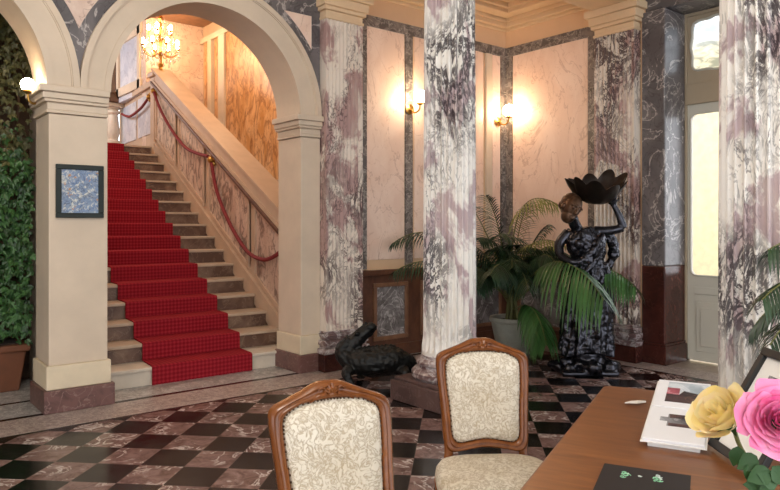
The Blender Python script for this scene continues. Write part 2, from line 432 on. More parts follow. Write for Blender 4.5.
M['greyinset']=marble('grey_inset_marble','6c6664','8c8684','cfc8c4',6,4,.03,.7,.3,v2='3c2c28',v2s=5,v2w=.03)
inset(4.60,5.10,.20,.84); inset(5.30,5.95,.20,.84); inset(6.1,6.7,.20,.84); inset(4.75,5.75,.20,.84,XB)
# fluted pilaster
def fluted_profile(w,nf,d,steps=6):
    """list of (t,depth) across a flat pilaster face"""
    pts=[(0,0)]; mg=.022; fw=(w-2*mg)/nf
    for k in range(nf):
        a=mg+k*fw; land=fw*.14
        pts.append((a+land,0))
        for i in range(1,steps): 
            u=i/steps; pts.append((a+land+(fw-2*land)*u, d*math.sin(PI*u)))
        pts.append((a+fw-land,0))
    pts.append((w,0)); return pts
def pilaster(name,label,frame,w,proj,ztop):
    """frame(t,out,z)->world ; t along face, out = away from wall"""
    e=empty(name,(0,0,0)); tag(e,label,'pilaster',None,'structure')
    pr=fluted_profile(w,9,.020); m=MB(); R=[]
    for z in (.40,1.2,2.0,2.8,ztop): R.append([frame(t,proj-d,z) for (t,d) in pr]+[frame(w,0,z),frame(0,0,z)])
    m.rings(R); m.build('shaft',M['breccia_warm'],e,smooth=True,angle=25)
    def slab(mb,z0,z1,g): 
        P=[frame(-g,0,z0),frame(w+g,0,z0),frame(w+g,proj+g,z0),frame(-g,proj+g,z0)]; Q=[frame(-g,0,z1),frame(w+g,0,z1),frame(w+g,proj+g,z1),frame(-g,proj+g,z1)]
        mb.rings([P,Q])
    m=MB()
    for (a,b,g) in ((.175,.23,.055),(.23,.26,.03),(.26,.315,.045),(.315,.34,.02),(.34,.375,.03),(.375,.40,.012)): slab(m,a,b,g)
    m.build('base_moulding',M['breccia_base'],e,bevel=.010)
    m=MB(); slab(m,0,.175,.06); m.build('plinth',M['redwood'],e,bevel=.004)
    m=MB()
    for (a,b,g) in ((ztop,ztop+.03,.012),(ztop+.03,ztop+.09,.0),(ztop+.09,ztop+.13,.03),(ztop+.13,ztop+.22,.05),(ztop+.22,ztop+.30,.085)): slab(m,a,b,g)
    m.build('capital',M['cornice'],e,bevel=.008)
    return e
pilaster('pilaster_back','fluted violet breccia pilaster between the stair arch and the alcove',lambda t,o,z:(3.865+t,YF+.1-o,z),.465,.21,3.60)
pilaster('pilaster_right','fluted breccia pilaster between the alcove and the grey door pier',lambda t,o,z:(XB-o,4.56-t,z),.50,.13,3.62)
# grey pier beside the door
e=empty('pillar_door',(0,0,0)); tag(e,'grey marble door pier with dark red lower half','pillar',None,'structure')
m=MB(); m.box(XB-.03,7.30,3.76,4.03,1.05,3.80); m.build('grey_shaft',M['grey'],e,bevel=.012)
m=MB(); m.box(XB-.03,7.30,3.76,4.03,.22,1.05); m.build('red_dado',M['redwood'],e,bevel=.012)
m=MB(); m.box(XB-.055,7.30,3.735,4.055,0,.20); m.box(XB-.045,7.30,3.745,4.05,.20,.225); m.build('plinth',M['redwood'],e,bevel=.006)
# door ---------------------------------------------------
e=empty('door_1',(7.25,3.1,0)); tag(e,'cream painted entrance door with bright glass pane and frosted transom','door',None,'structure')
def rrect(y0,y1,z0,z1,r=.06,n=5,ear=False):
    pts=[]
    for (cy,cz,a0) in ((y1-r,z1-r,0),(y0+r,z1-r,90),(y0+r,z0+r,180),(y1-r,z0+r,270)):
        for k in range(n+1):
            a=math.radians(a0+90*k/n); pts.append((cy+r*math.cos(a),cz+r*math.sin(a)))
    return pts
def leaf_with_hole(mb,y0,y1,z0,z1,hole,x0,x1):
    """panel between rect and rounded hole, built as ring of quads"""
    hy=(min(p[0] for p in hole)+max(p[0] for p in hole))/2; hz=(min(p[1] for p in hole)+max(p[1] for p in hole))/2
    outer=[]
    for p in hole:
        dy,dz=p[0]-hy,p[1]-hz
        ty=((y1-hy)/dy if dy>0 else (y0-hy)/dy) if abs(dy)>1e-6 else 1e9
        tz=((z1-hz)/dz if dz>0 else (z0-hz)/dz) if abs(dz)>1e-6 else 1e9
        t=min(ty,tz); outer.append([hy+dy*t,hz+dz*t])
    for c in ((y1,z1),(y0,z1),(y0,z0),(y1,z0)):
        k=min(range(len(outer)),key=lambda i:(outer[i][0]-c[0])**2+(outer[i][1]-c[1])**2); outer[k]=list(c)
    n=len(hole); vs=[]; 
    for x in (x0,x1):
        vs+=[(x,p[0],p[1]) for p in hole]; vs+=[(x,p[0],p[1]) for p in outer]
    fs=[]
    for i in range(n):
        j=(i+1)%n
        fs+=[(i,j,n+j,n+i),(2*n+i,3*n+i,3*n+j,2*n+j),(i,2*n+i,2*n+j,j),(n+i,n+j,3*n+j,3*n+i)]
    mb.add(vs,fs)
m=MB(); m.box(7.22,7.30,2.35,2.37,0,3.80); m.box(7.22,7.30,3.735,3.76,0,3.80); m.box(7.22,7.30,2.37,3.735,3.765,3.80); m.box(7.20,7.30,2.37,3.735,2.80,3.02)
m.build('door_frame',M['transompaint'],e,world=True,bevel=.006)
for i,(y0,y1) in enumerate(((3.06,3.733),(2.372,3.055))):
    m=MB(); h=rrect(y0+.07,y1-.035,.94,2.70,.07)
    leaf_with_hole(m,y0,y1,.02,2.80,h,7.24,7.285)
    o=m.build('door_leaf',M['doorpaint'],e,world=True)
    m=MB()
    for (a,b) in ((.12,.66),):
        m.box(7.225,7.24,y0+.10,y1-.10,a,b); m.box(7.215,7.23,y0+.15,y1-.15,a+.06,b-.06)
    m.box(7.225,7.24,y0+.08,y1-.08,.74,.82)
    m.build('raised_panel',M['doorpaint'],o,bevel=.006).location=-Vector(e.location)
    m=MB(); m.prism(h,7.258,7.264,'x'); m.build('glass_pane',M['glass'],o).location=-Vector(e.location)
    m=MB(); m.tube([(7.24,p[0],p[1]) for p in rrect(y0+.07,y1-.035,.94,2.70,.07)],.012,6,closed=True); m.build('glazing_bead',M['doorpaint'],o,smooth=True).location=-Vector(e.location)
m=MB()
def cart(y0,y1,z0,z1,n=48):
    pts=[]; cy,cz=(y0+y1)/2,(z0+z1)/2
    for k in range(n):
        a=2*PI*k/n; c,s=math.cos(a),math.sin(a); q=(abs(c)**5+abs(s)**5)**(-1/5)
        q*=1+.035*math.cos(8*a)
        pts.append((cy+(y1-y0)/2*c*q*.97,cz+(z1-z0)/2*s*q*.97))
    return pts
for (y0,y1) in ((3.06,3.733),(2.372,3.055)):
    h=cart(y0+.07,y1-.035,3.15,3.72); m=MB(); leaf_with_hole(m,y0,y1,3.02,3.763,h,7.24,7.28); o=m.build('transom_panel',M['transompaint'],e,world=True)
    m=MB(); m.prism(h,7.255,7.262,'x'); m.build('frosted_pane',M['frost'],o).location=-Vector(e.location)
    m=MB(); m.tube([(7.24,p[0],p[1]) for p in h],.014,6,closed=True); m.build('glazing_bead',M['doorpaint'],o,smooth=True).location=-Vector(e.location)
# outside the door
m=MB(); m.box(11.4,11.6,4.6,9.5,-.2,4.6); tag(m.build('wall_outside',M['yellowwall']),'pale yellow wall seen outside through the door glass','wall',None,'structure')
m=MB(); m.box(7.6,13,-2,8,-.25,-.01); tag(m.build('ground',M['greyslab']),'stone ground outside the entrance door','ground',None,'structure')
# ceiling, cornice, beams --------------------------------
m=MB(); m.box(-5,7.3,-4,6.4,4.55,4.7); S(m,'ceiling',M['ceil'],'cream plaster hall ceiling between beams','ceiling')
def beam(name,x0,x1,y0,y1,label):
    m=MB(); m.box(x0,x1,y0,y1,3.92,4.55); m.box(x0-.05,x1+.05,y0-.05,y1+.05,4.05,4.12); m.box(x0-.10,x1+.10,y0-.10,y1+.10,4.28,4.40)
    tag(m.build(name,M['cornice'],bevel=.01),label,'beam',None,'structure')
beam('trim_10',4.25,6.72,4.02,4.56,'plaster beam from the column to the right fluted pilaster')
beam('trim_11',3.82,4.25,4.46,5.79,'plaster beam from the column to the back fluted pilaster')
beam('trim_12',3.82,4.25,-4,4.46,'plaster beam running over the row of columns')
m=MB()
for (z0,z1,p) in ((4.02,4.06,.03),(4.06,4.12,.08),(4.12,4.17,.10),(4.17,4.22,.26),(4.22,4.28,.30),(4.28,4.34,.36)):
    m.box(4.25,XB,YA-p,YA,z0,z1); m.box(XB-p,XB,4.56,YA-p,z0,z1)
m.box(4.25,XB,YA-.36,YA,4.34,4.56); m.box(XB-.36,XB,4.56,YA-.36,4.34,4.56)
tag(m.build('trim_13',M['cornice'],bevel=.008),'stepped plaster cornice around the alcove','cornice',None,'structure')
m=MB()
for (z0,z1,p) in ((4.02,4.06,.03),(4.06,4.12,.08),(4.17,4.22,.26),(4.22,4.56,.30)): m.box(-5,3.82,YF-p,YB,z0,z1)
tag(m.build('trim_14',M['cornice'],bevel=.008),'stepped plaster cornice above the arches','cornice',None,'structure')
m=MB(); m.box(-5.2,-5,-4,6.4,0,.7); m.box(-5.2,-5,-4,6.4,3.9,4.6)
for (a,b) in ((-4,-3.4),(-1.2,-.6),(1.6,2.2),(4.6,6.4)): m.box(-5.2,-5,a,b,.7,3.9)  # unseen openings, added so daylight comes in from the left
S(m,'wall_left',M['peachwall'],'peach left wall of the hall with tall openings added to let light in','wall')
# columns -----------------------------------------------
def column(name,cx,cy,label):
    e=empty(name,(cx,cy,0)); tag(e,label,'column',None,'structure')
    nf=24; per=8; n=nf*per; R0=.226
    def rr(z):
        t=(z-.40)/3.5; r=R0*(1.0-.06*max(0,t)**1.6)
        if t<.02: r*=1.05
        return r
    R=[]
    for z in [.40,.43,.47,.55]+[.55+(3.80-.55)*k/8 for k in range(1,9)]:
        ring=[]
        for i in range(n):
            a=2*PI*i/n; u=(i%per)/per
            fl=0 if (u<.10 or u>.90 or z<.46) else math.sin(PI*(u-.10)/.80)
            r=rr(z)-.030*fl; ring.append((r*math.cos(a),r*math.sin(a),z))
        R.append(ring)
    m=MB(); m.rings(R); m.build('shaft',M['breccia'],e,smooth=True,angle=28)
    m=MB(); m.lathe([(.30,.20),(.325,.225),(.325,.26),(.30,.285),(.265,.295),(.262,.315),(.285,.33),(.285,.35),(.27,.365),(.243,.375),(.243,.40)],48)
    m.build('base_torus',M['breccia_base'],e,smooth=True)
    m=MB(); m.box(-.36,.36,-.36,.36,0,.17); m.box(-.335,.335,-.335,.335,.17,.20); m.build('plinth',M['plinth'],e,bevel=.008)
    m=MB(); m.lathe([(.215,3.80),(.23,3.81),(.23,3.84),(.27,3.88),(.27,3.92)],32); m.build('capital',M['cornice'],e,smooth=True)
column('column',4.04,4.17,'fluted violet breccia column in the middle, behind the chairs')
column('column',4.04,1.65,'fluted violet breccia column beside the desk, in front of the entrance door')
# stairs -------------------------------------------------
SK=.080; Y0=6.31; TR=.335; RS=.1667; NS=17
def sk(y): return SK*(y-Y0)
e=empty('stairs',(0,0,0)); tag(e,'straight stone staircase rising behind the arch','stairs',None,'structure')
XL,XR=1.70,3.81
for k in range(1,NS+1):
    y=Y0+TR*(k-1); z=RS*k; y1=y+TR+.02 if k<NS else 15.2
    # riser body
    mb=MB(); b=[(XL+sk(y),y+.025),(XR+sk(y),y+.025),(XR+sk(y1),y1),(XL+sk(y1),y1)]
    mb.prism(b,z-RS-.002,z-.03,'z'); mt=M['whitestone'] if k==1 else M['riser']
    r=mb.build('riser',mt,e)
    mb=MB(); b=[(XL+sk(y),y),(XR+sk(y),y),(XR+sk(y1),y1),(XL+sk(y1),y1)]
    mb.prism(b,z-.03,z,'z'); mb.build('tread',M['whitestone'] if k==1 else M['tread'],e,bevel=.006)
# carpet runner
CL,CR=2.27,3.30
prof=[(Y0-.012,.0)]
for k in range(1,NS+1):
    y=Y0+TR*(k-1); z=RS*k
    prof+=[(y-.012,z-.006),(y-.006,z+.008),(y+.012,z+.014)]
    if k<NS: prof+=[(y+TR-.013,z+.014)]
    else: prof+=[(15.0,z+.014)]
m=MB(); T=.010; R=[]
for i,(y,z) in enumerate(prof):
    R.append([(CL+sk(y),y,z),(CR+sk(y),y,z),(CR+sk(y),y+T,z-T if i else z),(CL+sk(y),y+T,z-T if i else z)])
m.rings(R)
tag(m.build('stair_carpet',M['carpet']),'red patterned carpet runner laid down the stone staircase','carpet')
# parapet along the right of the flight
def xr(y): return XR+sk(y)
def noz(y): return RS*(1+(y-Y0)/TR) if y<Y0+TR*(NS-1) else RS*NS
YT=Y0+TR*(NS-1)   # landing front
e=empty('stair_parapet',(0,0,0)); tag(e,'pale marble stair parapet rising along the right of the carpet','parapet',None,'structure')
def strip(mb,ys,lo,hi,d0,d1,mi=0):
    R=[]
    for y in ys:
        a,b=lo(y),hi(y); R.append([(xr(y)+d0,y,a),(xr(y)+d1,y,a),(xr(y)+d1,y,b),(xr(y)+d0,y,b)])
    mb.rings(R,mi=mi)
ysl=[6.36,7,8,9,10,11,YT-.001]; ysf=[YT-.001,13,14.3]
m=MB(); strip(m,ysl,lambda y:max(0,noz(y)-.5),lambda y:noz(y)+1.12,0,.22); m.build('wall_body',M['stairstone'],e)
m=MB(); strip(m,ysf,lambda y:2.2,lambda y:noz(y)+1.07,.03,.22); m.build('landing_body',M['stairstone'],e)
m=MB(); strip(m,ysl,lambda y:noz(y)+1.12,lambda y:noz(y)+1.17,-.05,.27); strip(m,ysl,lambda y:noz(y)+1.17,lambda y:noz(y)+1.32,-.03,.25); strip(m,ysl,lambda y:noz(y)+1.32,lambda y:noz(y)+1.36,-.06,.28)
m.build('coping',M['stairstone'],e)
m=MB(); strip(m,ysl,lambda y:noz(y)+1.075,lambda y:noz(y)+1.125,-.075,.0); m.build('coping_shadow_bar',M['darkwood'],e,bevel=.01)  # dark bar standing in for the shadow line under the coping
m=MB(); strip(m,ysf,lambda y:noz(y)+1.07,lambda y:noz(y)+1.17,-.03,.25); m.build('landing_coping',M['stairstone'],e)
m=MB(); strip(m,ysl,lambda y:max(.02,noz(y)-.14),lambda y:noz(y)+.10,-.025,.0); strip(m,ysl,lambda y:noz(y)+.10,lambda y:noz(y)+.135,-.04,.0); m.build('string_moulding',M['stairstone'],e)
def inslope(ya,yb):
    m=MB(); strip(m,[ya,yb],lambda y:noz(y)+.24,lambda y:noz(y)+1.02,-.012,.01); m.build('marble_panel',M['stairpanel'],e)
    m=MB()
    strip(m,[ya,yb],lambda y:noz(y)+.20,lambda y:noz(y)+.24,-.03,.0); strip(m,[ya,yb],lambda y:noz(y)+1.02,lambda y:noz(y)+1.06,-.03,.0)
    for y in (ya,yb-.04): strip(m,[y,y+.04],lambda y:noz(y)+.24,lambda y:noz(y)+1.02,-.03,.0)
    m.build('panel_moulding',M['stairstone'],e)
inslope(6.5,7.35); inslope(7.5,8.9); inslope(9.1,10.25); inslope(10.4,11.5)
for (ya,yb) in ((11.9,12.8),(12.95,14.1)):
    m=MB(); strip(m,[ya,yb],lambda y:noz(y)+.26,lambda y:noz(y)+.98,.012,.05); m.build('marble_panel',M['palewall'],e)
m=MB(); m.box(xr(YT)-.05,xr(YT)+.25,YT-.12,YT+.06,2.6,4.02); m.box(xr(YT)-.09,xr(YT)+.29,YT-.16,YT+.10,4.02,4.10); m.build('newel_post',M['stairstone'],e,bevel=.01)
# stairwell shell
def wall(name,mat,label,*bs):
    m=MB()
    for b in bs: m.box(*b)
    return S(m,name,mat,label,'wall')
wall('wall_stair_right',M['stairstone'],'cream wall of the stairwell beyond the parapet',(5.4,5.6,6.4,12.5,0,5.3))
m=MB(); m.box(5.37,5.40,8.4,11.25,2.2,4.9); tag(m.build('trim_15',M['orange']),'amber veined marble panel on the stairwell wall','panel',None,'structure')
m=MB(); m.box(5.385,5.40,11.55,11.75,2.9,4.9); m.box(5.385,5.40,12.0,12.2,2.9,4.9); tag(m.build('trim_16',M['orange']),'narrow amber marble strips beside the stairwell corner','panel',None,'structure')
m=MB()
for (a,b) in ((8.25,8.4),(11.25,11.5),(11.8,11.95)): m.box(5.33,5.40,a,b,1.2,4.9)
m.box(5.33,5.40,8.25,12.3,4.9,5.0)
def slopewall(mb,z0,z1,d):
    f=lambda y:1.88+.565*(y-9.54)
    R=[[(5.4-d,y,f(y)+z0),(5.4,y,f(y)+z0),(5.4,y,f(y)+z1),(5.4-d,y,f(y)+z1)] for y in (6.6,12.3)]; mb.rings(R)
slopewall(m,-.08,0,.10); slopewall(m,0,.05,.14); slopewall(m,-.16,-.08,.07); slopewall(m,-1.4,-.16,.03)
tag(m.build('trim_17',M['cream'],bevel=.006),'cream mouldings and sloping dado on the stairwell wall','trim',None,'structure')
wall('wall_stair_back',M['pinkspan'],'pale marble back wall of the stairwell beyond the candelabra',(4.32,5.6,12.3,12.5,0,5.3))
m=MB(); m.box(4.32,4.55,12.5,15.2,3.9,5.3); S(m,'wall_landing_right',M['palewall'],'pale blue marble wall above the landing parapet','wall')
m=MB()
for (ya,yb) in ((12.55,12.68),(13.75,13.88)): m.box(4.28,4.32,ya,yb,4.0,5.2)
m.box(4.28,4.32,12.5,14,4.0,4.16); m.box(4.28,4.32,12.5,14,5.0,5.2)
tag(m.build('trim_18',M['cream']),'pale panel mouldings above the landing','trim',None,'structure')
wall('wall_landing_back',M['cream'],'cream back wall at the end of the landing',(1.5,4.6,15.2,15.4,0,5.3))
wall('wall_stair_left',M['cream'],'cream left wall of the staircase',(1.45,1.70,6.35,12.0,0,5.3))
wall('wall_landing_left',M['cream'],'cream left wall of the landing',(1.45,1.70,12.0,15.4,0,5.3))
m=MB(); m.box(1.4,5.6,6.35,15.4,5.24,5.35); tag(m.build('ceiling_stairwell',M['stairwood']),'warm brown ceiling over the stairwell','ceiling',None,'structure')
m=MB(); m.box(3.86,5.6,6.3,6.5,0,5.3); tag(m.build('wall_stair_front',M['cream']),'cream wall behind the alcove closing the stairwell','wall',None,'structure')
m=MB(); m.box(3.86,5.6,6.4,12.5,-.02,0); tag(m.build('floor_stairwell',M['greyslab']),'grey stone floor behind the stair parapet','floor',None,'structure')
m=MB(); m.box(1.4,5.4,6.36,6.4,WTOP,5.3); m.box(1.4,1.75,6.355,6.36,2.6,WTOP); tag(m.build('wall_stair_head',M['cream']),'cream wall above the arch inside the stairwell','wall',None,'structure')
# newel baluster and brown column at the far end of landing
e=empty('landing_baluster',(4.28,14.05,2.845)); tag(e,'white turned stone baluster at the far end of the landing','baluster')
m=MB(); m.box(-.16,.16,-.16,.16,0,.08); m.build('foot_block',M['whitestone'],e,bevel=.01)
m=MB(); m.box(-.16,.16,-.16,.16,.98,1.06); m.build('cap_block',M['whitestone'],e,bevel=.01)
m=MB(); m.lathe([(.13,.08),(.14,.13),(.10,.17),(.085,.22),(.125,.27),(.125,.31),(.09,.34),(.11,.42),(.12,.5),(.10,.75),(.085,.83),(.12,.87),(.12,.91),(.09,.93),(.13,.96),(.13,.98)],24); m.build('turned_shaft',M['whitestone'],e,smooth=True)
e=empty('wooden_column',(4.27,14.05,3.905)); tag(e,'dark brown fluted wooden column standing on the landing baluster','column')
m=MB(); m.box(-.22,.22,-.22,.22,.0,.16); m.box(-.18,.18,-.18,.18,.16,.22); m.build('base',M['brownfluted'],e,bevel=.02)
m=MB(); m.lathe([(.15,.22),(.15,1.1)],48,mod=lambda a,z:1-.06*abs(math.sin(6*a))); m.build('shaft',M['brownfluted'],e,smooth=True)
m=MB(); m.box(-.19,.19,-.19,.19,1.1,1.33); m.build('capital',M['brownfluted'],e,bevel=.02)
# rope swags
def spl(pts,n=8):
    out=[]; P=[Vector(p) for p in pts]
    for i in range(len(P)-1):
        p0=P[max(i-1,0)];p1=P[i];p2=P[i+1];p3=P[min(i+2,len(P)-1)]
        for k in range(n):
            t=k/n; out.append(.5*((2*p1)+(-p0+p2)*t+(2*p0-5*p1+4*p2-p3)*t*t+(-p0+3*p1-3*p2+p3)*t**3))
    out.append(P[-1]); return out
def onpar(px,py,off=-.06):
    d=(px-390)/680; a=SU*d+CU; b=-CU*d+SU
    t=(XR-SK*Y0+off)/(a-SK*b); return Vector((a*t,b*t,EYE-(py-224)/680*t))
def rope(label,pix):
    P=[onpar(*p) for p in pix]; e=empty('rope_handrail',P[0]); tag(e,label,'rope',None)
    S_=spl(P); m=MB(); m.tube(S_,.024,8); m.build('rope',M['rope'],e,smooth=True,world=True)
    m=MB()
    for q in (P[0],):
        m.ball(q+Vector((.0,0,.0)),.05,10,8); m.tube([q,q+Vector((.06,0,0))],.03,8)
        for k in range(6): a=k*PI/3; m.ball(q+Vector((.03,.06*math.cos(a),.06*math.sin(a))),.032,8,6)
    m.build('bracket',M['brass'],e,smooth=True,world=True)
    return e
rope('red rope swag on the upper half of the sloping parapet',[(153.5,91),(160.6,110),(172,130.6),(185,147),(196,153),(208,156.5)])
rope('red rope swag on the lower half of the sloping parapet',[(211,160),(217,192),(230,224),(246,250),(260,259),(271,258),(283,250)])
rope('red rope swag along the landing parapet at the top',[(149,97),(141,108),(131,116),(126,116),(122,114)])
# candelabra on the newel --------------------------------
base=Vector((xr(YT)+.10,YT-.03,4.10)); e=empty('candelabra',base); tag(e,'glowing crystal candelabra on the post at the top of the stair parapet','lamp')
m=MB(); m.lathe([(.11,0),(.11,.03),(.05,.06),(.03,.1),(.05,.16),(.025,.2),(.025,.30),(.06,.34),(.03,.38),(.022,.9),(.05,.94),(.02,1.02),(.004,1.1)],16); m.build('stem',M['brass'],e,smooth=True)
for tier,(zz,rad,n,ph) in enumerate(((.42,.30,8,0),(.68,.20,5,.3))):
    for k in range(n):
        a=2*PI*k/n+ph; c,s=math.cos(a),math.sin(a); pt=lambda r,z:Vector((r*c,r*s,z))
        m=MB(); m.tube(spl([pt(.02,zz-.05),pt(rad*.5,zz-.12),pt(rad*.95,zz-.05),pt(rad,zz+.03)],5),.010,6); m.lathe([(.012,0),(.04,.015),(.035,.03),(.012,.035)],10,c=pt(rad,zz+.02)); ar=m.build('arm',M['brass'],e,smooth=True)
        m=MB(); m.ball(pt(rad,zz+.10),(.028,.028,.055),10,8); m.build('candle_bulb',M['bulb2'],ar,smooth=True)
rnd=random.Random(3)
for (zz,rad,n) in ((.34,.32,22),(.27,.24,14),(.20,.15,9),(.60,.22,16),(.80,.13,11),(.92,.07,7)):
    for k in range(n):
        a=2*PI*k/n+rnd.random()*.2; c=Vector((rad*math.cos(a),rad*math.sin(a),zz-rnd.random()*.05)); h=.055; w=.016; m=MB()
        m.add([c+Vector((0,0,h)),c+Vector((w,0,-.02)),c+Vector((0,w,-.02)),c+Vector((-w,0,-.02)),c+Vector((0,-w,-.02)),c-Vector((0,0,h))],[(0,1,2),(0,2,3),(0,3,4),(0,4,1),(5,2,1),(5,3,2),(5,4,3),(5,1,4)])
        m.build('crystal_drop',M['crystal'],e)
# wall sconces -------------------------------------------
def sconce(loc,nrm,label,rc=.19,gr=.078):
    e=empty('wall_sconce',loc); tag(e,label,'lamp'); e.rotation_euler=(0,0,math.atan2(nrm[0],-nrm[1])) # local -y out of the wall
    m=MB(); m.lathe([(.055,0),(.06,.012),(.03,.02),(.02,.03)],16,M=Matrix.Rotation(PI/2,4,'X')); m.build('backplate',M['brass'],e,smooth=True)
    m=MB(); m.tube(spl([(0,-.02,0),(0,-rc*.5,-.05),(0,-rc*.9,-.03),(0,-rc,.03)],6),.010,8); m.lathe([(.012,.02),(.04,.04),(.035,.055)],14,c=(0,-rc,0)); ar=m.build('arm',M['brass'],e,smooth=True)
    m=MB(); m.ball((0,-rc,.042+gr),gr,16,12); m.build('globe',M['bulb'],ar,smooth=True)
    return e
sconce((5.145,YA-.02,2.83),(0,-1),'lit wall sconce on the grey band just left of the column')
sconce((6.66,YA-.02,2.83),(0,-1),'lit wall sconce in the alcove corner right of the column')
sconce((1.30,6.15,2.535),(-1,0),'lit wall sconce on the arch pillar facing the ivy',.10,.055)
# framed picture ------------------------------------------
e=empty('framed_picture',(1.53,YF-.006,1.55)); tag(e,'small dark green framed blue floral picture hanging on the arch pillar','picture')
m=MB(); w=.04; x0,x1,z0,z1=-.182,.182,0,.43
for b in ((x0,x1,z0,z0+w),(x0,x1,z1-w,z1),(x0,x0+w,z0+w,z1-w),(x1-w,x1,z0+w,z1-w)): m.box(b[0],b[1],-.03,0,b[2],b[3])
m.build('frame',M['greenframe'],e,bevel=.005)
m=MB(); m.box(x0+w,x1-w,-.014,0,z0+w,z1-w); m.build('painting',M['painting'],e)
# ------------------------------------------------------------------ plants
def frond(mb,p0,p1,p2,n=24,L=.34,wd=.020,droop=.5,start=.28,rr=.009,spread=.95,rnd=random):
    p0,p1,p2=Vector(p0),Vector(p1),Vector(p2)
    B=lambda t:p0*(1-t)**2+p1*2*t*(1-t)+p2*t*t
    pts=[B(k/14) for k in range(15)]
    mb.tube(pts,[rr*(1-.8*k/14)+.0015 for k in range(15)],5,mi=1)
    for k in range(n):
        t=start+(1-start)*(k+.5)/n; p=B(t); T=(B(min(t+.02,1))-B(t-.02)).normalized()
        Sd=T.cross(Vector((0,0,1)))
        if Sd.length<.1: Sd=Vector((1,0,0))
        Sd.normalize(); prof=math.sin(PI*(.12+.80*((t-start)/(1-start))))**.7
        for sd in (-1,1):
            l=L*prof*(.85+.3*rnd.random()); d=(Sd*sd*spread+T*(.45+.5*t)+Vector((0,0,-droop*.4+.15*rnd.random()))).normalized()
            q=p.copy(); prev=None; vs=[]; w=wd*(.8+.4*rnd.random()); ns=4
            for j in range(ns+1):
                u=j/ns; ww=w*.5*(math.sin(PI*min(1,.18+.82*u)) if u<1 else .02)
                sdv=d.cross(Vector((0,0,1))); 
                if sdv.length<.1: sdv=T.copy()
                sdv.normalize(); fold=Vector((0,0,ww*.5))
                vs+=[q-sdv*ww+fold,q,q+sdv*ww+fold]
                d=(d+Vector((0,0,-droop*(.25+.5*u)))).normalized(); q=q+d*(l/ns)
            fs=[]
            for j in range(ns):
                a=j*3; fs+=[(a,a+1,a+4,a+3),(a+1,a+2,a+5,a+4)]
            mb.add(vs,fs,0)
def potted_palm(loc,label,fronds,pot_h,pot_r,potmat,stems):
    e=empty('potted_palm',loc); tag(e,label,'plant')
    m=MB(); r,h=pot_r,pot_h; m.lathe([(r*.62,0),(r*.66,.02),(r*.60,.05),(r*.78,h*.35),(r*.92,h*.75),(r*.94,h*.86),(r*1.0,h*.88),(r*1.03,h*.93),(r*1.0,h),(r*.9,h),(r*.88,h-.05)],32)
    pt=m.build('pot',M[potmat],e,smooth=True)
    m=MB(); m.lathe([(.01,h-.04),(r*.88,h-.05),(r*.88,h-.06),(.01,h-.06)],24); m.build('soil',M['soil'],pt)
    for s in stems:
        m=MB(); m.tube(spl(s,5),[.022]*len(spl(s,5)),7); m.build('stem',M['palmstem'],e,smooth=True,world=True)
    for (a,b,c,kw,mt) in fronds:
        m=MB(); frond(m,a,b,c,**kw); m.build('frond',[M[mt],M['palmstem']],e,world=True)
    return e
PP=C(1.43,7.85); base=lambda z=.62,dx=0,dz=0: C(1.41+dx,7.85+dz,z)
F=[]
def f(b,pm,pt,mt='palm',**kw): F.append((b,W(*pm),W(*pt),kw,mt))
f(base(.7,-.03),(500,215,7.9),(486,196,7.75),'palmdark',L=.26,droop=.35)
f(base(.8,.0),(508,176,7.8),(557,204,7.5),'palmyellow',L=.34,droop=.9,n=20)
f(base(.7,.02),(520,222,7.6),(566,246,7.2),'palmyellow',L=.26,droop=.5,n=20)
f(base(.6,.03),(556,222,6.9),(604,300,6.2),'palm',L=.72,droop=.75,n=20,wd=.034,start=.36,spread=.75)
f(base(.6,.03),(585,235,7.2),(636,288,6.6),'palm',L=.42,droop=.8,n=20,wd=.03,start=.5)
f(base(.5,.02),(536,290,7.1),(546,345,6.75),'palm',L=.42,droop=.9,n=26,wd=.036,start=.30,spread=.8)
f(base(.7,-.05),(440,205,7.6),(392,244,7.5),'palmdark',L=.30,droop=.7,n=24)
f(base(.65,-.05),(440,240,7.4),(394,272,7.2),'palmdark',L=.32,droop=.7,n=24)
f(base(.6,-.05),(470,240,7.5),(462,290,7.0),'palmdark',L=.36,droop=.9)
f(base(.7,0),(480,215,7.7),(470,205,7.3),'palmdark',L=.30,droop=.4)
f(base(.7,0),(516,225,8.0),(528,205,8.05),'palmdark',L=.26,droop=.4)
f(base(.6,0),(505,245,7.6),(490,275,6.9),'palmdark',L=.40,droop=.9,n=28)
f(base(.6,.02),(520,250,7.6),(528,290,7.0),'palmdark',L=.36,droop=.9,n=26)
f(base(.55,0),(488,255,7.6),(478,290,7.3),'palmdark',L=.30,droop=.7,n=26)
f(base(.6,0),(545,245,8.0),(575,262,7.9),'palmdark',L=.30,droop=.6)
f(base(.65,-.02),(490,225,7.8),(478,240,7.5),'palmdark',L=.34,droop=.6)
f(base(.65,.02),(530,235,7.9),(548,225,7.8),'palmdark',L=.28,droop=.6)
f(base(.6,.0),(512,240,7.6),(512,268,7.2),'palmdark',L=.32,droop=.5,n=24)
f(base(.7,.0),(500,235,7.7),(540,250,7.6),'palmdark',L=.34,droop=.6,n=24)
f(base(.7,.0),(512,225,7.9),(500,235,7.4),'palmdark',L=.34,droop=.6,n=24)
f(base(.65,.03),(545,225,7.5),(560,275,7.2),'palmdark',L=.34,droop=.7,n=24)
st=[]
for (dx,dz,h) in ((-.05,0,.72),(.02,.03,.82),(.04,-.04,.66),(-.02,-.05,.7),(0,.06,.75)): st.append([base(.36,dx*1.3,dz*1.3),base(.5,dx,dz),base(h,dx*.6,dz*.4)])
rp=random.Random(9)
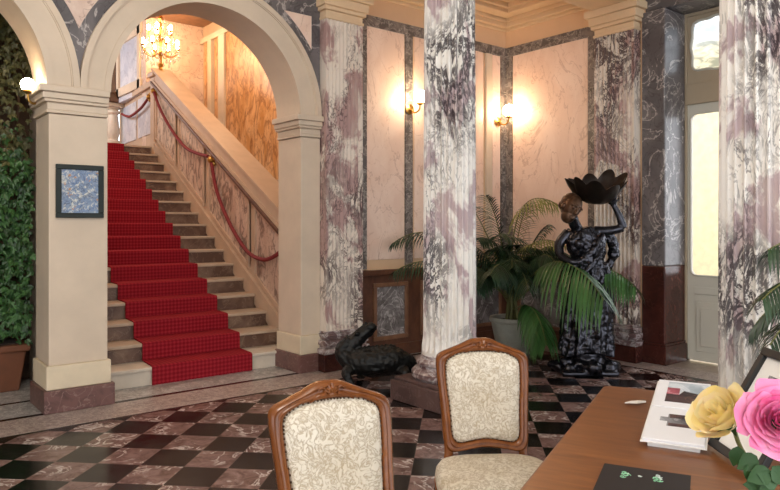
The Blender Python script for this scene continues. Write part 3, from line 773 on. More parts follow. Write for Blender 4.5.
for k in range(12):
    a=rp.uniform(-1,1); f(base(.6,.03*a),(512+30*a,rp.uniform(225,262),7.9-.3*rp.random()),(512+52*a+rp.uniform(-6,6),rp.uniform(245,300),7.6+.3*rp.random()),'palmdark',L=.40,droop=rp.uniform(.5,.9),n=24,wd=.026)
potted_palm(PP,'large arching palm in a grey pot between the column and the bronze statue',F,.43,.275,'pot',st)
F=[]
QP=C(2.08,3.02); qb=lambda z=.8,dx=0: C(2.08+dx,3.02,z)
f(qb(.9),(850,200,2.95),(768,250,2.85),'palmdark',L=.30,droop=1.0,n=26,start=.4,wd=.016)
f(qb(.85),(822,235,2.9),(762,300,2.75),'palmdark',L=.26,droop=.8,n=26,start=.35,wd=.014)
f(qb(.8),(815,270,2.9),(770,345,2.75),'palmdark',L=.24,droop=.8,n=24,start=.35,wd=.014)
f(qb(.9,.05),(880,180,3.1),(800,215,3.2),'palmdark',L=.32,droop=.9,n=26)
f(qb(.9,.1),(930,200,3.0),(960,300,2.9),'palmdark',L=.34,droop=.9,n=26)
f(qb(.8),(800,255,3.1),(752,330,3.2),'palmdark',L=.2,droop=.8,n=24,start=.45,wd=.012)
st=[[qb(.36,dx),qb(.6,dx*.8),qb(.95,dx*.6)] for dx in (-.04,0,.05)]
potted_palm(QP,'thin dark palm leaves in front of the column right of the desk',F,.42,.2,'terracotta',st)
# ivy
e=empty('ivy',(.6,7.0,0)); tag(e,'dense green climbing ivy filling the left arch','ivy')
rnd=random.Random(5)
def ivyleaf(mb,p,nrm,sz,roll,mi=0):
    nrm=Vector(nrm).normalized(); dn=Vector((0,0,-1)); ax=(dn-nrm*dn.dot(nrm)).normalized(); sd=nrm.cross(ax)
    a2=ax*math.cos(roll)+sd*math.sin(roll); s2=nrm.cross(a2)
    P=lambda u,v,h:p+a2*(u*sz)+s2*(v*sz)+nrm*(h*sz)
    mb.add([P(-.35,0,.0),P(-.42,.32,-.06),P(.05,.52,-.12),P(.12,.24,.02),P(.75,0,-.1),P(.12,-.24,.02),P(.05,-.52,-.12),P(-.42,-.32,-.06)],[(0,1,2,3),(0,3,4),(0,4,5),(0,5,6,7)],mi)
def ivysurf(x,z):
    d=.16*noise.noise(Vector((x*1.3,z*1.1,.3)))+.10*noise.noise(Vector((x*3.5,z*3.1,7.3)))
    return 6.78-d*1.4
m=MB(); m2=MB()
for k in range(15000):
    x=-1.3+2.66*rnd.random(); z=.42+3.7*rnd.random()
    dens=.5+.5*noise.noise(Vector((x*2.2,z*1.8,2.)))+(.25 if z<2.0 else -.05)
    if rnd.random()>dens*1.3: continue
    if z<.62 and rnd.random()<.5: continue
    y=ivysurf(x,z)+rnd.random()*.14
    # nearer the pillar the ivy stays behind it
    n=Vector((rnd.uniform(-.7,.7),-1,rnd.uniform(-.2,.9)))
    (m if z<2.1+rnd.uniform(-.5,.5) else m2).__class__
    tgt=m if (z<2.0+.4*noise.noise(Vector((x*2,z,5)))+rnd.uniform(-.3,.3)) else m2
    ivyleaf(tgt,Vector((x,y,z)),n,rnd.uniform(.038,.078),rnd.uniform(-.8,.8))
o=m.build('leaf_mass',M['ivy'],e,world=True); o['kind']='stuff'
o=m2.build('upper_leaf_mass',M['ivyhi'],e,world=True); o['kind']='stuff'
for k in range(9):
    x=-.9+2.05*k/8; pts=[(x*.8+.1,7.0,.40)]
    for j in range(1,7): pts.append((x+.15*math.sin(j*1.7+k),6.93+.03*math.cos(j+k),.4+j*.6))
    sp=spl(pts,4); m=MB(); m.tube(sp,[.018*(1-.6*i/len(sp)) for i in range(len(sp))],6); m.build('vine',M['ivystem'],e,smooth=True,world=True)
e=empty('planter',(.55,7.02,0)); tag(e,'brown terracotta planter trough at the foot of the ivy','planter')
m=MB(); m.add([(-1.0,-.16,0),(.72,-.16,0),(.72,.16,0),(-1.0,.16,0),(-1.05,-.2,.36),(.77,-.2,.36),(.77,.2,.36),(-1.05,.2,.36)],[(0,3,2,1),(0,1,5,4),(1,2,6,5),(2,3,7,6),(3,0,4,7),(4,5,6,7)]); m.box(-1.08,.80,-.23,.23,.36,.42); tr_=m.build('trough',M['terracotta'],e,bevel=.012)
m=MB(); m.box(-1.0,.72,-.17,.17,.42,.43); m.build('soil',M['soil'],tr_)
m=MB(); m.box(-3,1.45,7.35,7.5,0,4.6); m.box(-3.2,-3,6.35,7.5,0,4.6); S(m,'wall_ivy',M['ivystem'],'dark wall behind the climbing ivy','wall')
m=MB(); m.box(-3.2,1.45,6.35,7.5,4.25,4.35); tag(m.build('ceiling_ivy',M['cream']),'ceiling of the recess behind the ivy arch','ceiling',None,'structure')
# ------------------------------------------------------------------ bronze statue
SB=C(1.95,6.9); e=empty('bronze_statue',SB,ANG-PI/2); tag(e,'dark bronze woman statue holding a shell bowl above her shoulder','statue')
# local axes: x to the right, y away from the hall, z up
def remesh(o,vox,it=2):
    r=o.modifiers.new('fuse','REMESH'); r.mode='VOXEL'; r.voxel_size=vox; r.use_smooth_shade=True
    if it: s=o.modifiers.new('soft','SMOOTH'); s.factor=.5; s.iterations=it
m=MB()
m.tube(spl([(.02,0,.22),(.03,-.02,.55),(.04,-.01,.85),(.05,0,1.02),(.05,.0,1.15),(.03,-.01,1.28),(.01,0,1.40),(-.02,0,1.46)],4),
       [(.20,.15),]*1+[(.20,.15)]*11+[(.165,.12)]*4+[(.15,.11)]*4+[(.17,.12)]*4+[(.18,.12)]*3+[(.14,.10)]*2,14,up=(1,0,0)) if False else None
tor=spl([(.04,0,.22),(.05,-.02,.55),(.06,-.01,.88),(.06,0,1.02),(.05,0,1.14),(.03,-.01,1.27),(.01,0,1.38),(-.01,0,1.46)],4)
rad=[]
keys=[(0,.17,.14),(.55,.18,.14),(.88,.185,.14),(1.05,.15,.115),(1.14,.135,.105),(1.27,.165,.12),(1.38,.18,.11),(1.46,.10,.08)]
for p in tor:
    z=p.z; a=keys[0]
    for i in range(len(keys)-1):
        if keys[i][0]<=z<=keys[i+1][0]+1e-6:
            t=(z-keys[i][0])/(keys[i+1][0]-keys[i][0]); a=(0,keys[i][1]*(1-t)+keys[i+1][1]*t,keys[i][2]*(1-t)+keys[i+1][2]*t); break
    rad.append((a[1],a[2]))
m.tube(tor,rad,16,up=(1,0,0))
m.ball((-.055,-.10,1.30),.062); m.ball((.10,-.10,1.30),.062)
m.tube(spl([(-.03,0,1.42),(-.09,-.04,1.50),(-.13,-.09,1.58)],3),.058,10)                                    # neck
# right-hand arm raised under the bowl
m.tube(spl([(.13,0,1.42),(.26,-.03,1.43),(.40,-.05,1.46)],4),[.062,.06,.056,.053,.05,.047,.044,.042,.04],10)
m.tube(spl([(.40,-.05,1.46),(.36,-.05,1.58),(.30,-.04,1.70)],4),[.042,.043,.041,.039,.036,.033,.030,.028,.027],10)
m.ball((.29,-.04,1.725),(.05,.04,.035))
for k in range(4): m.tube([(.27+.018*k,-.06,1.72),(.24+.025*k,-.085,1.76),(.23+.028*k,-.09,1.80)],[.012,.011,.009],6)
m.tube([(.31,-.02,1.72),(.35,-.02,1.74),(.37,-.03,1.77)],[.013,.012,.009],6)
# other arm bent down, holding the cloth
m.tube(spl([(-.13,.02,1.41),(-.23,.0,1.30),(-.24,-.06,1.18)],4),[.062,.06,.057,.055,.053,.05,.048,.045,.043],10)
m.tube(spl([(-.24,-.06,1.18),(-.14,-.16,1.12),(-.04,-.18,1.14)],4),[.043,.042,.040,.038,.036,.033,.030,.028,.027],10)
m.ball((-.02,-.185,1.145),(.045,.03,.04))
for k in range(4): m.tube([(0,-.19,1.125+.018*k),(.04,-.20,1.12+.02*k),(.06,-.185,1.118+.02*k)],[.012,.011,.009],6)
m.tube([(-.02,-.19,1.18),(.0,-.20,1.21),(.01,-.195,1.23)],[.013,.012,.009],6)
o=m.build('body',M['bronze'],e,smooth=True); remesh(o,.010)
# head tilted, looking down to the left
m=MB(); HM=Matrix.Translation((-.15,-.13,1.655))@Euler((math.radians(16),math.radians(24),math.radians(22))).to_matrix().to_4x4()@Matrix.Scale(1.14,4)
m.ball((0,0,.015),(.080,.098,.112),18,14,M=HM); m.ball((0,-.02,-.065),(.060,.072,.07),14,10,M=HM); m.ball((0,-.045,-.112),(.026,.026,.022),M=HM)
m.tube([(0,-.098,.03),(0,-.112,-.02),(0,-.105,-.032)],[.010,.016,.016],8,M=HM)
m.ball((0,-.088,-.062),(.028,.014,.008),M=HM); m.ball((0,-.087,-.075),(.023,.014,.008),M=HM)
for s in (-1,1):
    m.ball((s*.034,-.086,.012),(.017,.010,.009),M=HM); m.tube([(s*.012,-.098,.032),(s*.035,-.096,.040),(s*.058,-.080,.030)],.008,6,M=HM); m.ball((s*.082,.005,-.01),(.012,.022,.032),M=HM)
o=m.build('head',M['bronzehead'],e,smooth=True); remesh(o,.006,1); hd_=o
m=MB(); m.ball((0,.04,.045),(.090,.090,.090),18,12,M=HM); m.ball((0,.125,.0),(.05,.045,.045),12,8,M=HM)
o=m.build('hair',M['bronzehead'],hd_,smooth=True); remesh(o,.007,1)
# drapery
m=MB(); R=[]; n=96
for (z,rx,ry,cx,am) in ((.20,.27,.22,.04,.10),(.35,.25,.20,.045,.10),(.6,.235,.185,.05,.09),(.85,.215,.165,.06,.07),(.98,.19,.145,.06,.05),(1.08,.168,.13,.06,.05),(1.16,.16,.126,.05,.05),(1.26,.19,.145,.035,.05),(1.36,.20,.14,.015,.06),(1.43,.15,.11,0,.04)):
    ring=[]
    for i in range(n):
        a=2*PI*i/n; w=1+am*(math.sin(9*a+3.2*z)+.6*math.sin(17*a-5*z+1))
        ring.append((cx+rx*w*math.cos(a),ry*w*math.sin(a),z+.03*math.sin(3*a)))
    R.append(ring)
m.rings(R)
m.tube(spl([(.18,-.10,1.40),(.05,-.17,1.22),(-.12,-.15,1.08),(-.2,-.05,1.0)],5),.035,8)
m.tube(spl([(.2,-.08,1.36),(.1,-.17,1.16),(-.05,-.17,1.0),(-.2,-.1,.92)],5),.03,8)
m.tube(spl([(.16,.0,1.42),(.28,.0,1.36),(.33,.02,1.22),(.27,.03,1.05)],5),[.05]*6+[.06]*6+[.045]*4,8)
m.tube(spl([(.2,-.05,1.1),(.27,-.05,.85),(.25,-.06,.5),(.28,-.05,.22)],5),.045,8)
o=m.build('drapery',M['bronze'],e,smooth=True); d=o.modifiers.new('fuse','REMESH'); d.mode='VOXEL'; d.voxel_size=.010; d.use_smooth_shade=True
tx=bpy.data.textures.new('folds','CLOUDS'); tx.noise_scale=.06; dm=o.modifiers.new('folds','DISPLACE'); dm.texture=tx; dm.strength=.035; dm.mid_level=.5; dm.texture_coords='LOCAL'
# shell bowl
m=MB(); n=120; BM=Matrix.Translation((.135,.0,1.705))@Euler((math.radians(14),math.radians(-5),.3)).to_matrix().to_4x4()@Matrix.Diagonal((1.02,1,.82,1))
out=[]; 
prof=[(.03,0),(.10,.015),(.17,.05),(.23,.11),(.275,.18),(.30,.24),(.285,.24),(.255,.18),(.21,.12),(.15,.07),(.08,.045),(.01,.04)]
R=[]
for (r,z) in prof:
    ring=[]
    for i in range(n):
        a=2*PI*i/n; t=min(1,r/.3); lob=abs(math.cos(4.5*a)); w=1+.20*t*t*(lob-.5)+.05*t*math.sin(3*a+1); zz=z+(.095*t*t*lob if z>.04 else 0)+.05*t*t*math.sin(2*a+.6)
        ring.append((r*w*math.cos(a),.8*r*w*math.sin(a),zz))
    R.append(ring)
m.rings(R,M=BM); m.build('shell_bowl',M['bronzebowl'],e,smooth=True,angle=50)
m=MB(); rr=random.Random(2)
for k in range(46):
    a=rr.random()*2*PI; q=rr.random()**.5; m.ball((.03+.30*q*math.cos(a),.26*q*math.sin(a),.05+.10*(1-q)+.03*rr.random()),(.05+.05*rr.random(),.05+.04*rr.random(),.03+.05*rr.random()),8,6)
m.box(-.26,.30,-.25,.25,0,.05)
m.lathe([(.20,.05),(.17,.12),(.18,.22)],20,c=(.04,0,0))
o=m.build('rock_base',M['bronze'],e,smooth=True); remesh(o,.014,1)
# ------------------------------------------------------------------ reptile
RB=C(-.13,6.42); e=empty('crocodile_sculpture',RB,ANG-PI/2); e.scale=(1.14,1.1,1.1); tag(e,'black bronze crocodile sculpture with raised snout on the floor by the column','sculpture')
m=MB()
b=spl([(.34,.10,.07),(.26,.02,.15),(.12,-.05,.20),(-.06,-.06,.19),(-.20,-.03,.20),(-.27,.0,.27),(-.22,.0,.35)],5)
kr=[.035,.085,.125,.125,.095,.075,.062]; rad=[]
for i in range(len(b)):
    t=i/5; k=min(int(t),5); q=t-k; r=kr[k]*(1-q)+kr[k+1]*q; rad.append((r,r*1.15))
m.tube(b,rad,14,up=(0,0,1) if False else None)
tl=spl([(.30,.06,.10),(.42,.14,.05),(.46,.02,.04),(.40,-.10,.035),(.28,-.16,.03)],5); m.tube(tl,[.06*(1-.85*i/len(tl))+.008 for i in range(len(tl))],10)
hd=spl([(-.25,.0,.28),(-.17,.0,.36),(-.09,.0,.435),(-.015,.0,.505)],5); m.tube(hd,[.066,.069,.072,.072,.070,.066,.060,.055,.050,.047,.045,.043,.043,.044,.042,.026][:len(hd)],12)
jw=spl([(-.17,.0,.32),(-.09,.0,.395),(-.02,.0,.46)],5); m.tube(jw,[.04*(1-.5*i/len(jw)) for i in range(len(jw))],10)
for s in (-1,1): m.ball((-.16,s*.045,.43),.022,8,6)
for (x,s,dx) in ((-.16,-1,-.10),(-.12,1,-.06),(.16,-1,.10),(.18,1,.1)):
    lg=spl([(x,s*.08,.15),(x+dx*.8,s*.17,.12),(x+dx*.3,s*.20,.03)],4); m.tube(lg,[.055,.053,.05,.047,.043,.038,.034,.03,.03],8)
    for k in range(4): m.tube([(x+dx*.3,s*.20,.02),(x+dx*.3-.03+.02*k,s*.20-.06,.012)],[.014,.007],6)
for i in range(3,len(b)-2):
    for s in (-.4,0,.4):
        p=b[i]; m.ball((p.x,p.y+s*.12,p.z+rad[i][0]*(1-.25*abs(s))),(.018,.014,.022),6,4)
for i in range(2,len(hd)-3): m.ball((hd[i].x-.03,hd[i].y,hd[i].z+.045),(.014,.012,.014),6,4)
o=m.build('cast_body',M['crocbronze'],e,smooth=True); remesh(o,.008,1)
tx=bpy.data.textures.new('hide','CLOUDS'); tx.noise_scale=.035; dm=o.modifiers.new('hide','DISPLACE'); dm.texture=tx; dm.strength=.022; dm.mid_level=.5; dm.texture_coords='LOCAL'
# ------------------------------------------------------------------ chairs
def chair():
    e=empty('dining_chair',(0,0,0))
    H=.98
    lean=lambda z:.14*max(0,(z-.45))/.5   # y offset rearwards with height
    half=[(0,.957),(.03,.956),(.06,.948),(.103,.929),(.15,.911),(.187,.897),(.210,.882),(.218,.856),(.217,.80),(.208,.70),(.200,.60),(.192,.50)]
    bot=[(.160,.466),(.10,.472),(.05,.480),(0,.484)]
    loop=[(x,z) for (x,z) in half]+bot[:]
    full=loop+[(-x,z) for (x,z) in reversed(loop[1:-1])]
    pts=[Vector((x,lean(z),z)) for (x,z) in full]
    def smooth_closed(P,n=4):
        out=[]; N=len(P)
        for i in range(N):
            p0,p1,p2,p3=P[i-1],P[i],P[(i+1)%N],P[(i+2)%N]
            for k in range(n):
                t=k/n; out.append(.5*((2*p1)+(-p0+p2)*t+(2*p0-5*p1+4*p2-p3)*t*t+(-p0+3*p1-3*p2+p3)*t**3))
        return out
    sp=smooth_closed(pts,4)
    # rail with moulded section
    # band between an outer and an inner outline, with a moulded section
    N=len(sp)
    def inn(p):
        x=p.x*(1-.040/.2)
        if p.z>.72: z=min(p.z-.024, .900-.020*(x/.16)**2)
        else: z=.72+(p.z-.72)*(1-.038/.25)
        return Vector((x,lean(z),z))
    ins=[inn(p) for p in sp]
    cs=[(0,-.004),(.06,-.020),(.24,-.027),(.42,-.020),(.56,-.021),(.66,-.028),(.86,-.024),(1,-.010),(1,.014),(.7,.022),(.3,.022),(0,.014)]
    R=[]
    for o_,i_ in zip(sp,ins): R.append([o_.lerp(i_,a)+Vector((0,b,0)) for (a,b) in cs])
    R.append(R[0]); m=MB(); m.rings(R,True,False); bf=m.build('back_frame',M['chairwood'],e,smooth=True,angle=60)
    # crest carving
    m=MB(); top=Vector((0,lean(.935)-.028,.941))
    for k in range(7):
        a=math.radians(-66+22*k); l=.034-.004*abs(k-3); d=Vector((math.sin(a),0,math.cos(a)))
        m.tube([top+Vector((0,0,-.020)),top+Vector((0,-.006,-.020))+d*l*.6,top+Vector((0,-.002,-.020))+d*l],[.003,.0065,.004],6)
    for s in (-1,1):
        m.tube([top+Vector((s*(.02+.012*j),-.004,-.022-.002*j*j*.5)) for j in range(6)],[.006,.007,.006,.005,.004,.002],6)
        m.tube([top+Vector((s*(.035+.012*math.cos(q)),-.004,-.010+.012*math.sin(q))) for q in (0,.8,1.6,2.4,3.2,4.0)],.004,6)
    m.ball(top+Vector((0,-.005,-.024)),(.012,.007,.009),8,6); m.build('crest_carving',M['chairwood'],bf,smooth=True)
    # upholstered back
    def inner(sc): return [(p.x*sc,.72+(p.z-.72)*sc) for p in ins]
    m=MB(); R=[]
    for (sc,d) in ((1.0,.006),(1.0,-.010),(.96,-.022),(.88,-.030),(.7,-.036),(.4,-.040),(.12,-.041)): R.append([(x,lean(z)+d,z) for (x,z) in inner(sc)])
    R.insert(0,[(x,lean(z)+.02,z) for (x,z) in inner(.96)])
    m.rings(R); bu=m.build('back_upholstery',M['fabric'],e,smooth=True,angle=70)
    m=MB(); I=inner(.992); acc=0; last=None
    for (x,z) in I:
        p=Vector((x,lean(z)-.013,z))
        if last is None or (p-last).length>.0105: m.ball(p,(.0045,.004,.0045),6,4); last=p
    m.build('nail_trim',M['nail'],bu,smooth=True)
    # seat
    sh=[]
    for k in range(48):
        a=2*PI*k/48; c,s=math.cos(a),math.sin(a); q=(abs(c)**4+abs(s)**4)**-.25
        x=.258*c*q; y=-.215+.225*s*q; x*=1-.05*(y+.215)/.225; sh.append((x,y))
    def sring(sc,z): return [(x*sc,-.215+(y+.215)*sc,z) for (x,y) in sh]
    m=MB(); m.rings([sring(.9,.385),sring(.975,.39),sring(1,.41),sring(.985,.432),sring(.93,.452),sring(.8,.464),sring(.5,.472),sring(.1,.474)]); m.build('seat',M['fabric'],e,smooth=True,angle=70)
    m=MB(); m.rings([sring(.95,.305),sring(1.0,.32),sring(1.02,.345),sring(1.0,.36),sring(1.01,.39),sring(.94,.39)]); m.build('seat_frame',M['chairwood'],e,smooth=True)
    # legs
    for s in (-1,1):
        m=MB(); m.tube(spl([(s*.172,lean(.50),.505),(s*.172,.006,.45),(s*.184,.0,.36),(s*.182,.03,.18),(s*.180,.075,.0)],4),[(.021,.022)]*9+[(.019,.02)]*4+[(.017,.018)]*4,8,up=(1,0,0)); m.build('leg',M['chairwood'],e,smooth=True)
        m=MB(); m.tube(spl([(s*.225,-.405,.37),(s*.235,-.425,.30),(s*.222,-.415,.18),(s*.205,-.39,.07),(s*.215,-.405,.0)],4),[.030,.030,.029,.029,.028,.026,.024,.022,.020,.018,.016,.015,.015,.016,.018,.02,.02],10); m.build('leg',M['chairwood'],e,smooth=True)
    return e
M['nail']=plain('dark_nail_heads','4a3420',.35,.6,.2,30)
c1=chair()
def copy_thing(src,name,parent=None):
    r=src.copy(); r.parent=parent; r.name=name; COL.objects.link(r)
    for ch in list(src.children): copy_thing(ch,ch.name.split('.')[0],r)
    return r
c2=copy_thing(c1,'dining_chair')
def put(o,X,Z,rot):
    o.location=C(X,Z,0); o.rotation_euler=(0,0,ANG-PI/2+rot)
put(c1,-.155,2.235,math.radians(25)); put(c2,.440,3.10,math.radians(3))
tag(c1,'nearer carved walnut chair with cream damask back, its seat below view','chair',None)
tag(c2,'carved walnut chair with cream damask seat in view, beside the desk edge','chair',None)
# ------------------------------------------------------------------ table and what stands on it
TZ=.76
K=C(.985,3.13); dn=Vector((C(-.453,-.891)).xyz); ds=Vector((C(.891,-.453)).xyz)   # along the near edge / across
TM=Matrix(((dn.x,ds.x,0,0),(dn.y,ds.y,0,0),(0,0,1,0),(0,0,0,1)))
rotT=math.atan2(dn.y,dn.x)
e=empty('desk',(K.x,K.y,0),rotT); tag(e,'long polished walnut desk with flowers and an open book on it','table')
sgn=1 if (dn.x*ds.y-dn.y*ds.x)>0 else -1
LT,WT=2.35,1.15
def T(u,v,z=0):  # table coords -> world
    return K+dn*u+ds*v+Vector((0,0,z))
yy=lambda v:sgn*v
m=MB(); pts=[]
rc=.04
for (cu_,cv,a0) in ((LT-rc,WT-rc,0),(rc,WT-rc,90),(rc,rc,180),(LT-rc,rc,270)):
    for k in range(6): a=math.radians(a0+18*k); pts.append((cu_+rc*math.cos(a),yy(cv+rc*math.sin(a))))
m.prism(pts,TZ-.035,TZ,'z'); m.build('tabletop',M['tablewood'],e,bevel=.010)
m=MB(); 
for (a,b,c_,d) in ((.09,LT-.09,.09,.115),(.09,LT-.09,WT-.115,WT-.09)): m.box(a,b,min(yy(c_),yy(d)),max(yy(c_),yy(d)),TZ-.13,TZ-.035)
for a in (.09,LT-.115): m.box(a,a+.025,min(yy(.115),yy(WT-.115)),max(yy(.115),yy(WT-.115)),TZ-.13,TZ-.035)
m.build('apron',M['chairwood'],e)
for (a,b) in ((.12,.12),(LT-.12,.12),(.12,WT-.12),(LT-.12,WT-.12)):
    m=MB(); m.lathe([(.02,0),(.024,.03),(.018,.06),(.034,.5),(.036,TZ-.15),(.036,TZ-.036)],14,c=(a,yy(b),0)); m.build('leg',M['chairwood'],e,smooth=True)
# open book on a sloping rest
def basis(o,xa,ya,za): return Matrix(((xa.x,ya.x,za.x,o.x),(xa.y,ya.y,za.y,o.y),(xa.z,ya.z,za.z,o.z),(0,0,0,1)))
bl=W(642,449,2.26); bl.z=TZ+.022
xa=ds.copy().normalized(); ah=-dn.copy().normalized()
slope=math.radians(7.5); ya=(ah*math.cos(slope)+Vector((0,0,math.sin(slope)))).normalized(); za=xa.cross(ya)
if za.z<0: za=-za
BW,BD=.19,.58
e=empty('book_rest',bl-Vector((0,0,.022))); tag(e,'low white sloping rest under the open book','stand')
m=MB(); g=.0
vs=[]
p=lambda u,v,z: bl+xa*u+ah*v+Vector((0,0,z))
tn=math.tan(slope)
for (u) in (.015,BW-.015):
    vs+=[p(u,.02,-.022),p(u,BD*.96,-.022),p(u,BD*.96,BD*.96*tn-.009),p(u,.02,-.006)]
m.add(vs,[(0,1,2,3),(7,6,5,4),(0,4,5,1),(1,5,6,2),(2,6,7,3),(3,7,4,0)]); m.build('wedge',M['paper'],e,world=True)
e=empty('open_book',bl); tag(e,'open illustrated book lying on the desk beside the yellow rose','book')
BMx=basis(bl,xa,ya,za)
e2=Matrix.Translation(-bl)@BMx
m=MB(); m.box(-.006,BW+.006,-.004,BD+.004,-.004,0,M=e2); m.build('cover',M['paper'],e)
hf=BD/2
for (nm,a,b) in (('lower_page',0,hf-.004),('upper_page',hf+.004,BD)):
    m=MB(); m.box(0,BW,a,b,0,.010,M=e2); pg=m.build(nm,M['page'],e,bevel=.002)
    m=MB()
    if nm=='upper_page':
        m.box(.040,BW,a+.05,b-.02,.010,.0106,0,e2); m.box(.040,BW,a+.05,a+.13,.0106,.0110,1,e2); 
        m.box(.040,.085,a+.13,a+.20,.0106,.0110,2,e2); m.prism([(.085,a+.13),(BW,a+.13),(.16,a+.15),(.10,a+.175)],.0106,.0112,'z',1,e2)
        m.build('photograph',[M['photosky'],M['photodark'],M['photored']],pg)
    else:
        m.box(.065,.150,a+.12,b-.06,.010,.0106,0,e2); m.box(.040,.065,a+.16,b-.09,.010,.0106,0,e2); m.box(.150,.170,a+.16,b-.09,.010,.0106,0,e2)
        m.box(.070,.145,a+.12,a+.145,.0106,.011,1,e2); m.box(.070,.145,b-.095,b-.06,.0106,.011,1,e2)
        m.build('photograph',[M['photogrey'],M['photodark']],pg)
# paper scrap
a=W(625,404,2.80); a.z=TZ
e=empty('paper_slip',a); tag(e,'small white curled paper slip on the desk left of the book','paper')
m=MB(); pa=[W(624.5,403.8,2.802),W(629,407.3,2.77),W(637,408,2.755),W(646,403,2.81)]; pb=[W(625,402.8,2.81),W(631,404.8,2.80),W(638,404.8,2.80),W(646,401,2.83)]
R=[]
for k in range(4):
    q,r=pa[k].copy(),pb[k].copy(); h=(.001,.010,.012,.002)[k]; q.z=TZ+h; r.z=TZ+h+.001; R.append([q,r,r+Vector((0,0,.0012)),q+Vector((0,0,.0012))])
m.rings(R); m.build('slip',M['paper'],e,world=True)
# leaflet
tl=W(604.5,467,2.093); tr=W(691,479.5,1.99); tl.z=tr.z=TZ
xa=(tr-tl).normalized(); dwn=Vector((xa.y,-xa.x,0)); 
e=empty('leaflet',tl); tag(e,'black leaflet with mint green emblem on the desk at the bottom edge','leaflet')
L=Matrix(((xa.x,dwn.x,0,0),(xa.y,dwn.y,0,0),(0,0,1,0),(0,0,0,1)))
wl=(tr-tl).length
m=MB(); m.box(0,wl,0,.30,0,.004,M=L); m.build('cover',M['leafletmat'],e)
m=MB()
def curl(cx,cy,r,turns,mi,w=.0022):
    cy+=.022; P=[Vector((cx+r*(1-.75*k/20)*math.cos(turns*2*PI*k/20),cy+r*(1-.75*k/20)*math.sin(turns*2*PI*k/20),.0045)) for k in range(21)]
    m.tube(P,[(w,.0006)]*21,6,mi,L,up=(0,0,1)) if False else m.tube(P,w*.6,5,mi,L)
LS=.022
curl(.065,.035,.010,1.3,0); curl(.072,.055,.012,-1.2,0); curl(.063,.072,.009,1.1,0)
curl(.158,.033,.010,1.4,1); curl(.152,.050,.011,-1.3,0); curl(.162,.062,.010,1.2,0); curl(.155,.020,.006,1.1,1)
curl(.108,.048,.006,1.2,1)
for (x,y,c_) in ((.06,.05,0),(.075,.042,1),(.148,.04,0),(.166,.048,1),(.15,.068,0)): m.ball((x,y+.022,.0045),(.004,.006,.001),8,4,c_,L)
fx=[sum((m.v[i] for i in f_),Vector()) /len(f_) for f_ in m.f]; Li=L.inverted()
fx=[(Li@q_).x for q_ in fx]
for (nm,mt,k_,lo,hi) in (('green_emblem','mint',0,-1,.11),('green_dot','mint',0,.11,1),('white_dot','print_white',1,-1,.09),('centre_mark','print_white',1,.09,.13),('white_emblem','print_white',1,.13,1)):
    q=MB(); sel=[f_ for f_,mi_,x_ in zip(m.f,m.mi,fx) if mi_==k_ and lo<=x_<hi]
    if not sel: continue
    used=sorted({i for f_ in sel for i in f_}); mp_={o_:n_ for n_,o_ in enumerate(used)}; q.v=[m.v[i] for i in used]; q.f=[[mp_[i] for i in f_] for f_ in sel]; q.mi=[0]*len(q.f)
    q.build(nm,M[mt],e)
# photo frame
P1=C(1.050,2.236,TZ+.013); P2=C(1.047,1.935,TZ+.013)
ea=(P2-P1).normalized(); hz=(C(1,0)).normalized(); hz=(hz-ea*hz.dot(ea)).normalized(); ln=math.radians(30)
up=(hz*math.sin(ln)+Vector((0,0,math.cos(ln)))).normalized(); nr=ea.cross(up)
if nr.dot(C(-1,0))<0: nr=-nr
e=empty('photo_frame',P1); tag(e,'black photo frame with white mat standing on the desk behind the roses','frame')
L=Matrix(((ea.x,up.x,nr.x,0),(ea.y,up.y,nr.y,0),(ea.z,up.z,nr.z,0),(0,0,0,1)))
fw,fh,b=.30,.37,.028
m=MB()
for q in ((0,fw,0,b),(0,fw,fh-b,fh),(0,b,b,fh-b),(fw-b,fw,b,fh-b)): m.box(q[0],q[1],q[2],q[3],-.012,.010,M=L)
m.build('frame',M['black'],e,bevel=.003)
m=MB(); m.box(b,fw-b,b,fh-b,-.010,-.004,M=L); mt_=m.build('mat',M['paper'],e)
m=MB(); m.box(.09,.22,.17,.29,-.004,-.003,M=L); m.build('photograph',M['photogrey'],mt_)
m=MB(); bk=Vector((0,0,0)); 
qt=ea*(fw/2)+up*(fh*.8)-nr*.014; qb_=ea*(fw/2)+hz*.34; 
m.tube([qt,qb_+Vector((0,0,.006))],[(.02,.003)]*2,6); m.build('easel_leg',M['black'],e)
